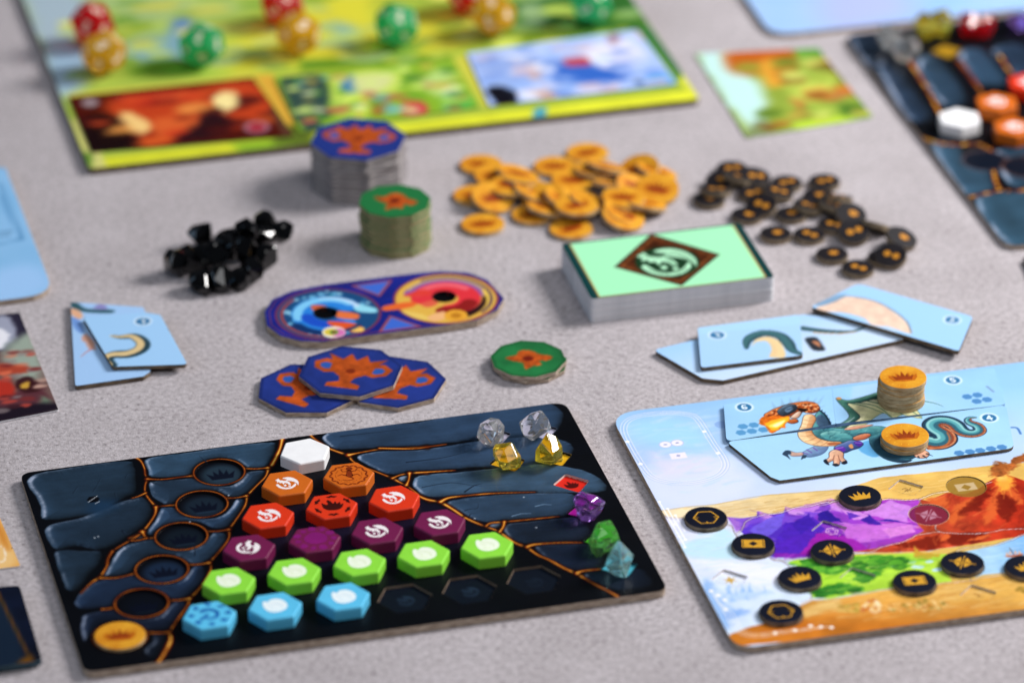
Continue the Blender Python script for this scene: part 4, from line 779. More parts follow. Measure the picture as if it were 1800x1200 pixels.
    # marks beside the dragon tiles
    s.disc(s.L(cp('G', [(1045, 280)]))[0], 2.6, '#7b9cd6', soft=.4, alpha=.6); s.pline(cp('K', [(1290, 655), (1340, 660), (1370, 710)]), .9, '#4a78b4', sm=3, soft=.3)
    # printed empty sockets
    for c, fc, ic in (((1108, 148), '#8c6a26', 'card'), ((825, 360), '#701c3c', 'cross')):
        q = s.L(I([c]))[0]; s.disc(q, 7.0, fc, soft=.2, alpha=.82); s.disc(q, 7.0, '#e6d0b4' if ic == 'cross' else '#9a8240', soft=.15, ring=.35, alpha=.8)
        if ic == 'card': s.fill(xf([(-3.6, -2.2), (3.6, -2.2), (3.6, 2.6), (-3.6, 2.6)], q), '#c9b28e', soft=.3, alpha=.85); s.fill(ngon(4, 1.9) + q, '#94722c', soft=.25)
        else:
            for P in ICON['cross']: s.fill(xf(P, q, 1, -.55), '#b88498', soft=.2, alpha=.9)
        s.recess(q + ngon(36, 7.0), .3, TAN)
    # small gem slots with their icons
    r0 = s.L(RH0); rc = r0.mean(0); c0 = (sum(p[0] for p in RH0) / 4, sum(p[1] for p in RH0) / 4)
    for i, (dx, dy) in enumerate(RHS):
        q = s.L([(c0[0] + dx, c0[1] + dy)])[0]; P = roundpoly(r0 - rc + q, .7, 3)
        if i == 0: s.fill(xf([(0, 2.8), (.6, .8), (2.4, 1.3), (1, 0), (2.4, -1.3), (.6, -.8), (0, -2.8), (-.6, -.8), (-2.4, -1.3), (-1, 0), (-2.4, 1.3), (-.6, .8)], q), '#c9a24c', soft=.2)
        elif i == 1:
            h = ngon(6, 2.3) + q + (.6, -.4); h2 = ngon(6, 1.3) + q + (.6, -.4)
            for A in (h, h2): s.line(np.vstack([A, A[:1]]), .22, '#e6b8dc', soft=.12)
            for k in range(6): s.line(np.array([h[k], h2[k]]), .2, '#e6b8dc', soft=.12)
        elif i == 2:
            for w in ([(-1.4, .4), (0, 1), (.6, -.4), (1.8, .6)], [(-1, -1.2), (.4, -.4), (1.4, -1.3)], [(-.4, .2), (.2, -1.6)]): s.line(smooth(xf(w, q), 3, False), .25, '#6a4a2a', soft=.15)
        elif i == 4: s.line(smooth(xf([(-1.2, 1), (.4, .3), (-.6, -.6), (1.2, -1)], q), 3, False), .3, '#7a4a1c', soft=.2)
        s.recess(P, .8, LIP)
    # ship
    q = s.L(I([(1460, 650)]))[0]
    s.fill(xf([(-3.5, -1), (3.5, -1), (2.4, -2.2), (-2.4, -2.2)], q), '#b5623c', soft=.4); s.line(np.array([q + (0, -1), q + (0, 3.6)]), .3, '#4a3440', soft=.15)
    for w in ((-2.2, 0), (-.9, .6), (1, .5), (2.3, 0)): s.fill(xf([(-.6, -1), (.5, -.8), (.2, 1.2)], q + w, .9), '#e8a87c', soft=.3)
    for c, _, _, _ in BT:
        s.recess(s.L([(c[0], c[1] + 7)])[0] + ngon(32, 7.6), .5, TAN)
ltg = thing('scenery_board', 'sky blue board printed with snow, purple mountains, red volcano and desert, front right', 'game board', (pb[0], pb[1], lz), (0, 0, LANG))
land = Sheet(pb, LANG, lout, lz, .28, .33, '#a9d0f8'); paint_land(land); land.build(ltg); core(ltg, lout, LZ, GREY)
for c, ic, lab, rz in BT:
    x, y = at(c[0], c[1], (LZ + 1.5) / 1e3)
    t = thing('round_token', lab, 'token', (x, y, (LZ - .48) / 1e3), (0, 0, LANG * .4 + rz), 'black round tokens on the landscape board')
    part('token_disc', BTOK, t); e = part('gold_icon', ICME[ic], t, (0, 0, 2.03e-3))
    if ic == 'card': part('dark_diamond', CARDIN, e, (0, 0, 2e-5))

# ---------------------------------------------------------------- dragon tiles
def dragon_art(s):
    J = lambda p: cp('J', p); K = lambda p: cp('K', p)
    s.grad([(1200, 600), (1900, 560), (1900, 900), (1200, 900)], (1400, 690), '#97c7f0', (1420, 850), '#add8f5', var=.04, ws=14)
    f = lambda k, pts, c, sm=3, soft=.25, **kw: s.px(cp(k, pts), c, sm=sm, soft=soft, **kw)
    for p in ((275, 415), (390, 400), (255, 480), (370, 465), (490, 450)): s.fill(ngon(6, 2.0) + s.L(J([p]))[0], '#5795c6', soft=.3)
    for p in ((900, 385), (990, 370), (985, 425), (1075, 410)): s.fill(ngon(6, 2.0) + s.L(K([p]))[0], '#4f86bd', soft=.3)
    for p in ((830, 880), (925, 868), (1015, 857), (1110, 842), (1205, 828)): s.fill(ngon(6, 2.0) + s.L(K([p]))[0], '#4f86bd', soft=.3)
    s.pline(K([(1075, 295), (1130, 340)]), 1.0, '#7f9ec4', soft=.3)
    # far wing veil and near wing
    f('K', [(-60, 100), (100, 60), (330, 330), (620, 430), (690, 470), (560, 440), (430, 440), (300, 480), (160, 540), (40, 600), (-140, 640)], '#a7cdf0', soft=1.0)
    s.sh('J', [(1340, 150), (1500, 150), (1720, 120), (1900, 140), (2060, 200), (2160, 330), (1960, 290), (1860, 330), (1760, 270), (1640, 335), (1570, 392), (1420, 440), (1320, 455), (1480, 320), (1420, 250)], '#d9d6a4', '#eee6c4', '#a9ac7c', r=2.5, out='#5c7a5a')
    for p in ([(1370, 165), (1560, 200), (1760, 275)], [(1420, 160), (1680, 200), (1860, 330)], [(1560, 140), (1800, 200), (1960, 290)], [(1700, 120), (1940, 180), (2150, 320)]): s.pline(J(p), .75, '#3f6e58', sm=3, soft=.25, w1=.3)
    s.sh('J', [(1262, 118), (1310, 128), (1400, 140), (1560, 100), (1720, 50), (1900, 10), (2000, 40), (1900, 100), (1640, 130), (1500, 165), (1375, 172), (1440, 240), (1508, 312), (1440, 372), (1330, 440), (1240, 445), (1205, 405), (1300, 390), (1400, 318), (1362, 240), (1290, 165)], '#3a6a5c', '#78a894', '#1c3a3a', r=.9)
    s.pline(J([(1300, 415), (1390, 365), (1450, 320)]), .8, '#a4bcc0', sm=3, soft=.4, w1=.3); s.pline(K([(480, 420), (560, 430), (640, 450), (690, 470)]), .9, '#4c7c6c', sm=3, soft=.3, w1=.2)
    s.disc(s.L(J([(1288, 120)]))[0], .9, '#c8843c', soft=.4)
    # far legs and cast shadow shapes of the drawing
    f('J', [(1490, 650), (1600, 560), (1720, 700), (1640, 738)], '#5fa6d8', soft=.5); f('K', [(270, 900), (330, 880), (390, 890), (425, 930), (400, 935), (380, 955), (300, 930)], '#47869a')
    s.sh('J', [(900, 695), (1000, 640), (1060, 615), (1165, 620), (1155, 665), (1095, 712), (980, 738), (905, 722)], '#6d8cb4', '#9cb8d4', '#4a5f8c', r=1.2, out='#3c5474')
    s.sh('J', [(765, 672), (830, 692), (905, 690), (900, 722), (800, 728), (770, 705)], '#c49c8c', '#dcbcac', '#8a7078', r=.8, out='#4c5c74')
    for pts in ([(690, 705), (725, 668), (775, 672), (785, 705), (750, 712), (780, 765), (738, 735), (712, 722)], [(888, 766), (905, 718), (950, 720), (935, 748), (912, 752)]): f('J', pts, '#2c4058', sm=2)
    for p in ([(905, 690), (960, 705)], [(950, 660), (1000, 690)], [(1020, 640), (1060, 670)]): s.pline(J(p), .45, '#6a3f9c', soft=.25)
    # tail
    tail = smooth(s.L(K([(430, 760), (540, 775), (640, 790), (705, 760), (690, 710), (620, 665), (600, 630), (640, 600), (720, 600), (790, 630), (840, 680), (900, 705), (970, 705), (1012, 680), (990, 640), (930, 615), (905, 590), (925, 570), (975, 567)])), 4, False)
    n = len(tail); wid = np.interp(np.linspace(0, 1, n), [0, .25, .5, .8, 1], [9.5, 7.5, 6.4, 3.8, .8]); tg = np.gradient(tail, axis=0); tg /= np.linalg.norm(tg, axis=1)[:, None] + 1e-9; nr = np.stack([-tg[:, 1], tg[:, 0]], 1)
    for sh_, mul, c, soft in ((0, 1.14, '#1a2436', .25), (0, .96, '#2c6274', .25), (-.38, .22, '#8c4630', .3), (-.44, .09, '#c8825a', .25), (.20, .42, '#57a0a8', .45), (.28, .16, '#8cc8c8', .4), (.42, .12, '#1d3c54', .3)):
        sl, d = s.dist(tail + nr * (wid * sh_)[:, None], 8, wid * mul / 2)
        if d.size: s.put(sl, sstep(soft, -soft, d), c)
    for q in range(6, n - 4, 2): s.line(np.array([tail[q] - nr[q] * wid[q] * .5, tail[q] - nr[q] * wid[q] * .18]), .2, '#6a2c22', soft=.15, alpha=.7)
    s.pline(K([(560, 845), (640, 835), (720, 805), (748, 755), (725, 700)]), 1.0, '#b8683c', sm=4, soft=.4, w1=.5)
    # body, haunch, shoulder
    s.sh('J', [(1030, 320), (1085, 255), (1150, 300), (1195, 380), (1215, 425), (1320, 435), (1500, 425), (1700, 412), (1800, 430), (1960, 470), (2140, 550), (2180, 640), (2110, 730), (1960, 775), (1800, 750), (1680, 680), (1620, 600), (1600, 525), (1480, 550), (1400, 585), (1280, 590), (1150, 565), (1060, 535), (1000, 470)], '#37737c', '#74b4b0', '#152c40', r=3.2, seed=4, var=.3)
    s.sh('J', [(1620, 530), (1720, 500), (1800, 560), (1860, 660), (1960, 740), (2060, 770), (1960, 800), (1800, 770), (1690, 700), (1630, 620)], '#24465a', '#4c8c94', '#101c30', r=2.0, ow=.1)
    s.sh('J', [(1090, 500), (1200, 462), (1340, 480), (1440, 530), (1420, 565), (1300, 575), (1180, 560)], '#4a8e92', '#9ad0c6', '#24505e', r=1.8, ow=0)
    s.sh('J', [(1045, 330), (1095, 285), (1150, 330), (1200, 420), (1150, 430), (1070, 410)], '#37506a', '#6a88a4', '#1c2a40', r=1.2, ow=0)
    s.pline(J([(1072, 238), (1130, 280), (1180, 350), (1205, 425)]), .8, '#121e30', sm=3, soft=.2)
    for q in ((1095, 250), (1125, 275), (1150, 308), (1172, 342), (1190, 380)): s.px(J([(q[0] - 12, q[1] + 8), (q[0] + 22, q[1] - 16), (q[0] + 12, q[1] + 16)]), '#1f3448', soft=.15)
    s.strokes(J([(1060, 400), (1200, 440), (1500, 430), (1760, 430), (1790, 600), (1620, 560), (1400, 560), (1180, 550)]), ['#8ac4bc', '#23505e', '#4a8c90', '#16303e'], 90, 1.8, .35, .3, .9, 51, .7)
    s.sh('J', [(1440, 530), (1560, 490), (1625, 505), (1560, 550), (1470, 560)], '#b8694a', '#e0a07c', '#6e3424', r=.8); s.sh('J', [(1340, 445), (1480, 408), (1650, 396), (1560, 425), (1440, 448)], '#d99a7c', '#f0c0a4', '#a46450', r=.7, ow=.1)
    # belly and neck
    s.sh('J', [(925, 300), (1010, 292), (1042, 340), (1012, 400), (1000, 465), (1060, 535), (1180, 572), (1305, 580), (1290, 612), (1100, 622), (960, 596), (880, 545), (858, 480), (895, 400)], '#ecc08c', '#f8dfb4', '#b06c40', r=2.0, out='#5c3c2c', Ld=(-.9, .4))
    for a, b in (((905, 385), (1015, 390)), ((885, 425), (1008, 435)), ((866, 470), (1000, 470)), ((880, 520), (1020, 498)), ((930, 570), (1050, 530)), ((1010, 605), (1100, 555)), ((1100, 614), (1170, 572)), ((1190, 612), (1240, 580)), ((918, 345), (1036, 350))): s.pline(J([a, ((a[0] + b[0]) / 2, (a[1] + b[1]) / 2 + 8), b]), .28, '#a8683c', sm=3, soft=.2, alpha=.8)
    f('J', [(1170, 588), (1290, 582), (1300, 606), (1190, 614)], '#a8603c', soft=.6)
    # near leg
    s.sh('J', [(1250, 625), (1330, 590), (1420, 560), (1540, 592), (1500, 640), (1420, 665), (1340, 695), (1250, 668)], '#3f5690', '#8094bc', '#1e2448', r=1.2)
    f('J', [(1248, 640), (1330, 626), (1362, 665), (1300, 690), (1262, 676)], '#5a2c9c'); f('J', [(1440, 585), (1500, 566), (1542, 596), (1500, 628)], '#4c2a8c'); f('J', [(1390, 615), (1425, 600), (1440, 640), (1410, 645)], '#d0905c', soft=.3); s.pline(J([(1260, 648), (1330, 636)]), .35, '#b48ae0', soft=.2); s.pline(J([(1460, 585), (1520, 590)]), .35, '#9a78d4', soft=.2)
    s.sh('J', [(1190, 690), (1250, 660), (1330, 692), (1332, 745), (1368, 782), (1335, 800), (1300, 772), (1290, 815), (1240, 815), (1228, 772), (1165, 798), (1150, 772), (1188, 740)], '#e0ac8c', '#f6d4bc', '#9a6450', r=.9, out='#40282a')
    for p in ([(1225, 770), (1240, 720)], [(1295, 770), (1280, 720)]): s.pline(J(p), .3, '#8a5444', soft=.2)
    for pts in ([(1122, 778), (1150, 758), (1172, 785), (1188, 822), (1152, 812)], [(1215, 815), (1260, 803), (1295, 826), (1250, 838)], [(1310, 800), (1360, 772), (1380, 800), (1342, 817)]): f('J', pts, '#1a2230', sm=2)
    s.sh('K', [(405, 862), (470, 835), (540, 862), (565, 888), (540, 918), (470, 922), (430, 892)], '#dca88c', '#f4ccb4', '#9a6450', r=.8, out='#40282a')
    for a, b in (((545, 885), (598, 905)), ((515, 903), (548, 928)), ((470, 910), (482, 926))): s.pline(K([a, b]), .8, '#161e2c', soft=.2, w1=.2)
    # head: spines, crest, mask, jaw, fire
    for q in ((620, 215, -40, -60), (700, 180, -20, -60), (780, 165, -10, -55), (860, 150, 10, -50), (940, 145, 30, -45), (1010, 150, 45, -40), (1060, 165, 75, -80), (1085, 200, 60, -10)): s.px(J([(q[0] - 26, q[1] + 20), (q[0] + q[2], q[1] + q[3]), (q[0] + 26, q[1] + 14)]), '#86aac4', soft=.6, alpha=.6)
    s.sh('J', [(500, 295), (560, 255), (620, 225), (760, 178), (860, 160), (960, 152), (1050, 175), (1085, 230), (1050, 262), (1000, 275), (940, 268), (900, 262), (860, 305), (770, 305), (680, 312), (560, 335)], '#a84a1e', '#ea9858', '#501a0c', r=1.5, out='#3a1a10', seed=9, var=.4)
    s.speck(J([(840, 165), (1060, 180), (1075, 240), (960, 268), (860, 230)]), ['#f0ac74', '#e08a4c', '#4a180c', '#f6c498'], 44, .5, 3, soft=.2); s.speck(J([(520, 280), (640, 230), (660, 290), (560, 320)]), ['#f0ac74', '#6a240e', '#e8803c'], 22, .5, 6, soft=.2)
    s.sh('J', [(640, 262), (690, 210), (760, 182), (832, 190), (838, 238), (780, 278), (700, 305)], '#2c3844', '#7c98b4', '#10151c', r=1.0); f('J', [(715, 240), (780, 205), (800, 235), (745, 268)], '#5c7894', soft=.4); s.pline(J([(740, 240), (790, 225)]), .35, '#0c1014', soft=.2)
    f('J', [(850, 222), (960, 232), (930, 258), (870, 250)], '#180f0a', soft=.3); s.sh('J', [(780, 318), (850, 262), (890, 268), (850, 325)], '#d8b49a', '#f6e0d0', '#8a5c48', r=.7, out='#3a1a10'); s.sh('J', [(735, 358), (830, 335), (855, 368), (790, 385)], '#b85a28', '#e89058', '#5c2410', r=.7)
    f('J', [(445, 385), (490, 300), (540, 320), (600, 295), (690, 310), (775, 308), (745, 370), (728, 428), (680, 440), (640, 462), (590, 485), (545, 455), (500, 415)], '#d86a1a', var=.3, ws=2, warp=.5, soft=.35)
    f('J', [(500, 395), (600, 345), (690, 326), (768, 315), (718, 388), (640, 445), (580, 455), (540, 425)], '#f6b428', soft=.6, warp=.4, ws=2); f('J', [(545, 410), (640, 365), (725, 345), (680, 400), (620, 430)], '#fce25c', soft=.5); f('J', [(590, 405), (670, 368), (715, 358), (670, 398), (625, 418)], '#fef6b8', soft=.5)
    badge(s, s.L(J([(290, 212)]))[0], '6'); badge(s, s.L(K([(775, 240)]))[0], '5'); badge(s, s.L(K([(1095, 570)]))[0], '4')
TT = 1.4
g = 'dragon tiles fitted together on the landscape board'; TEDGE = mat_card('blue_grey_edge', '#55708c', '#86a4c0')
slab('dragon_tile', 'dragon head tile breathing fire, numbered 6, on the landscape board', 'tile', [(1272, 711), (1462.4, 683.3), (1468.7, 744.6), (1277, 775.6)], LZ, TT, dragon_art, [2.2, .6, .4, .4], .28, .33, mat=TEDGE, ang=LANG, group=g)
slab('dragon_tile', 'dragon wing tile numbered 5 on the landscape board, carrying the coin stack', 'tile', [(1462.6, 683.2), (1748, 647), (1768, 711), (1468.9, 744.6)], LZ, TT, dragon_art, [.6, 2.2, .6, .4], .28, .33, mat=TEDGE, ang=LANG, group=g)
slab('dragon_tile', 'dragon body and tail tile numbered 4 with slanted corner, on the landscape board', 'tile', [(1277.1, 775.9), (1768.3, 711.2), (1783, 787), (1371, 844), (1355, 838)], LZ, TT, dragon_art, [.4, .8, 4.0, 2.0, 2.0], .28, .33, mat=DARKB, ang=LANG, group=g)
for k, (c, n, lab) in enumerate((((1586, 661.5), 6, 'orange coin in the small stack on the dragon wing tile, %s'), ((1590, 765), 2, ''))):
    top = LZ + TT + n * CH
    x, y = at(c[0], c[1], top / 1e3)
    for i in range(n):
        jx, jy = random.uniform(-.35, .35) / 1e3, random.uniform(-.35, .35) / 1e3
        if k == 0: lb_ = lab % ['lowest', 'second lowest', 'third from the bottom', 'fourth from the bottom', 'fifth from the bottom'][i] if i < n - 1 else 'orange crown coin on top of the small stack on the dragon wing tile'
        else: lb_ = 'orange crown coin resting flat on another over the dragon body' if i else 'lower orange coin hidden under another on the dragon body'
        coin(x + jx, y + jy, (LZ + TT + i * CH + .03) / 1e3, lb_, 'coins on the dragon tiles', (0, 0, .12 + (0 if i == n - 1 else random.uniform(0, 6))))

# ---------------------------------------------------------------- loose dragon tiles behind and at the left
def art_neck(s):
    s.px([(1100, 600), (1500, 560), (1500, 720), (1100, 720)], '#a6cdf4'); f = lambda pts, c, **k: s.px(cp('N', pts), c, sm=3, soft=.5, **k)
    P = smooth(s.L(cp('N', [(790, 390), (755, 375), (735, 345), (700, 310), (640, 297), (590, 305), (550, 330), (545, 365)])), 4, False); n = len(P)
    for mul, c, off in ((1.0, '#2c4a54', (0, 0)), (.6, '#3f6a70', (-.2, .6))):
        sl, d = s.dist(P + np.array(off), 8, np.interp(np.linspace(0, 1, n), [0, .3, .8, 1], [2.0, 5, 4.5, 1.5]) * mul / 2)
        if d.size: s.put(sl, sstep(.4, -.4, d), c)
    f([(650, 405), (660, 370), (640, 335), (600, 330), (570, 355), (590, 325), (640, 312), (690, 330), (712, 370), (720, 400)], '#e4c694'); s.pline(cp('N', [(700, 400), (700, 370), (680, 340), (640, 325), (595, 330)]), 3.0, '#e8cc98', sm=4, soft=.6, w1=1.6); badge(s, s.L(cp('N', [(413, 305)]))[0], '3')
def art_tailtile(s):
    s.grad([(1100, 500), (1700, 500), (1700, 720), (1100, 720)], (1200, 600), '#9fcaf4', (1280, 660), '#c2d8f2')
    P = smooth(s.L(cp('N', [(800, 275), (880, 285), (960, 290), (1030, 288), (1090, 265)])), 4, False); sl, d = s.dist(P, 8, np.linspace(3.4, 1.0, len(P)) / 2)
    if d.size: s.put(sl, sstep(.4, -.4, d), '#34565e')
    s.pline(cp('N', [(850, 295), (960, 300), (1040, 290)]), .8, '#d0a878', sm=3, soft=.4, w1=.3); s.px(cp('N', [(810, 320), (860, 315), (890, 350), (900, 375), (850, 375), (825, 350)]), '#2c3038', sm=3, soft=.5); s.px(cp('N', [(840, 335), (870, 335), (880, 360)]), '#c0805c', sm=2, soft=.5)
def art_wing(s):
    s.px([(1300, 450), (1800, 450), (1800, 700), (1300, 700)], '#9fcbf4'); s.px(cp('N', [(850, 190), (940, 150), (1000, 130), (1120, 150), (1210, 200), (1270, 250), (1290, 300), (1180, 265), (1120, 270), (1080, 230), (990, 205), (930, 200)]), '#e9c9b4', sm=3, soft=.5, var=.1)
    s.px(cp('N', [(1050, 225), (1120, 260), (1200, 270), (1230, 300), (1120, 270)]), '#b9d4f2', sm=2, soft=.8); s.pline(cp('N', [(850, 165), (900, 165), (950, 150), (1000, 130), (1120, 150), (1210, 195), (1270, 245), (1290, 295)]), .6, '#5f7484', sm=3, soft=.3)
    s.px(cp('N', [(840, 160), (930, 130), (1000, 120), (950, 150), (880, 175)]), '#7da0c0', sm=3, soft=.8); badge(s, s.L(cp('N', [(1475, 237)]))[0], '2', rot=-.5)
N_ = lambda p: cp('N', p)
slab('dragon_tile', 'pale blue dragon tail tile lowest of the three loose tiles right of the card deck', 'tile', N_([(125, 372), (300, 330), (800, 212), (1250, 255), (1262, 322), (440, 510), (345, 500)]), 0, 1.9, art_tailtile, 2.0, .6, .8, mat=DARKB)
slab('dragon_tile', 'dragon neck tile lying on another tile, right of the card deck', 'tile', N_([(325, 272), (785, 212), (800, 396), (340, 453)]), 1.95, 1.7, art_neck, 1.5, .6, .8, mat=DARKB)
slab('dragon_tile', 'dragon wing tile turned at an angle, topmost right of the loose tiles', 'tile', N_([(835, 178), (1050, 72), (1570, 222), (1505, 378)]), 1.95, 1.9, art_wing, [1, 3, 4, 1.5], .6, .8, mat=DARKB)
def art_left1(s):
    s.px([(80, 480), (400, 480), (400, 720), (80, 720)], '#a2c8f2'); f = lambda pts, c, **k: s.px(cp('M', pts), c, sm=3, soft=.7, **k)
    f([(140, 130), (230, 140), (330, 205), (600, 215), (640, 240), (560, 255), (330, 245), (220, 220), (150, 180)], '#2f5660'); f([(400, 200), (500, 150), (560, 210)], '#8a86c0'); f([(150, 200), (250, 230), (290, 290), (240, 320), (160, 270)], '#e2ac88'); f([(160, 300), (260, 340), (300, 460), (250, 470), (180, 400)], '#7098d8')
    f([(270, 540), (330, 480), (400, 560), (440, 640), (380, 660), (320, 590)], '#cf9c88', warp=.5, ws=2); s.pline(cp('M', [(390, 650), (320, 690), (270, 735)]), .9, '#c08a90', sm=3, soft=.5, w1=.3)
def art_left2(s):
    s.px([(80, 480), (400, 480), (400, 720), (80, 720)], '#a0ccf4')
    P = smooth(s.L(cp('M', [(620, 830), (560, 760), (640, 715), (800, 705), (920, 660), (960, 600), (920, 545), (840, 510), (720, 520), (630, 510)])), 4, False); n = len(P)
    for mul, c, off in ((1.0, '#27424e', (0, 0)), (.55, '#dcc08c', (-.9, .5))):
        sl, d = s.dist(P + np.array(off), 9, np.interp(np.linspace(0, 1, n), [0, .3, .7, 1], [3.5, 6, 5, 1.6]) * mul / 2)
        if d.size: s.put(sl, sstep(.5, -.5, d), c)
    badge(s, s.L(cp('M', [(955, 345)]))[0], '3')
slab('dragon_tile', 'blue dragon tile lying underneath at the left, by the picture card', 'tile', cp('M', [(152, 130), (960, 188), (1060, 420), (1035, 905), (960, 955), (205, 1062)]), 0, 2.0, art_left1, 1.0, .6, .8, mat=DARKB)
slab('dragon_tile', 'blue dragon neck tile laid askew over another at the left', 'tile', cp('M', [(290, 300), (1000, 247), (1150, 275), (1450, 822), (620, 848)]), 2.05, 1.7, art_left2, [.8, 1.5, 1.5, 1, 1], .6, .8, mat=DARKB)

# ================================================================ card deck
DK = 10.2
PAPER = [mat_card('card_edge_white', '#dcdde2', '#f0f0f4', 3000), mat_card('card_edge_grey', '#d2d5da', '#e6e8ec', 3000)]
def paint_deck(s):
    O = lambda p: cp('O', p); s.C[:] = hexc('#0f3b3c'); P = s.P; Q = offset(P, -2.2); lo, hi = P.min(0), P.max(0)
    s.fill(np.array([(lo[0] + 2.9, lo[1] + .7), (hi[0] - 2.9, lo[1] + .7), (hi[0] - 2.9, hi[1] - .7), (lo[0] + 2.9, hi[1] - .7)]), '#b89a54', soft=.3)
    s.fill(np.array([(lo[0] + 3.6, lo[1] + 1.0), (hi[0] - 3.6, lo[1] + 1.0), (hi[0] - 3.6, hi[1] - 1.0), (lo[0] + 3.6, hi[1] - 1.0)]), '#a2ecba', soft=.3)
    d = s.L(O([(490, 365), (755, 128), (1250, 275), (975, 500)])); c = d.mean(0); s.fill(d, '#3a2010', soft=.4); s.fill(c + (d - c) * .92, '#6a3a1c', soft=.35, var=.5, ws=3); s.fill(c + (d - c) * .80, '#46210e', soft=.5, var=.5, ws=4)
    q = s.L(O([(872, 330)]))[0]; s.disc(q, 12.2, '#16361f', soft=.5)
    for D in DRAGON: s.fill(xf(D, q, 11.2, -.15), '#b4ecc4', soft=.45)
    for a0 in ([(-.2, .65), (.3, .72), (.7, .4), (.88, 0)], [(-.1, .55), (.3, .55), (.62, .28), (.8, -.1)], [(-.7, -.45), (-.3, -.82), (.2, -.85), (.6, -.5)], [(-.8, .55), (-.5, .4), (-.2, .3)], [(-.05, .3), (.12, .05), (.2, -.2)]): s.line(smooth(xf(a0, q, 11.2, -.15), 3, False), .42, '#1c4428', soft=.25, alpha=.9)
dpx = [(987, 427.5), (1301, 393.5), (1362, 486), (1039, 527)]
dw = [np.array(at(*p, DK / 1e3)) for p in dpx]; eu = (dw[1] - dw[0] + dw[2] - dw[3]) / 2; ev = (dw[0] - dw[3] + dw[1] - dw[2]) / 2
dang = math.atan2(eu[1], eu[0]); dW, dH = np.hypot(*eu) * 1e3, np.hypot(*ev) * 1e3; dc = sum(dw) / 4
dt = thing('card_deck', 'thick stack of small cards with mint green dragon back', 'card deck', (dc[0], dc[1], 0), (0, 0, dang))
cardP = roundpoly(np.array([(-dW / 2, -dH / 2), (dW / 2, -dH / 2), (dW / 2, dH / 2), (-dW / 2, dH / 2)]), 1.6, 3)
NC = 34; th = DK / NC
CME = [rings('card', [(cardP / 1e3, 0), (cardP / 1e3, th * .93e-3)], PAPER[i]) for i in (0, 1)]
for i in range(NC):
    big = .35 if i in (9, 17) else .1
    part('card', CME[1 if i % 9 in (3, 4) else 0], dt, (random.uniform(-big, big) / 1e3 if i < NC - 1 else 0, random.uniform(-big, big) / 1e3 if i < NC - 1 else 0, i * th / 1e3), (0, 0, random.uniform(-.004, .004) if i < NC - 1 else 0))
ds = Sheet(dc, dang, cardP, DK / 1e3, .55, .7, '#0f3b3c'); paint_deck(ds); ds.build(dt, 'card_back_print').location = (0, 0, (DK + .01) / 1e3)

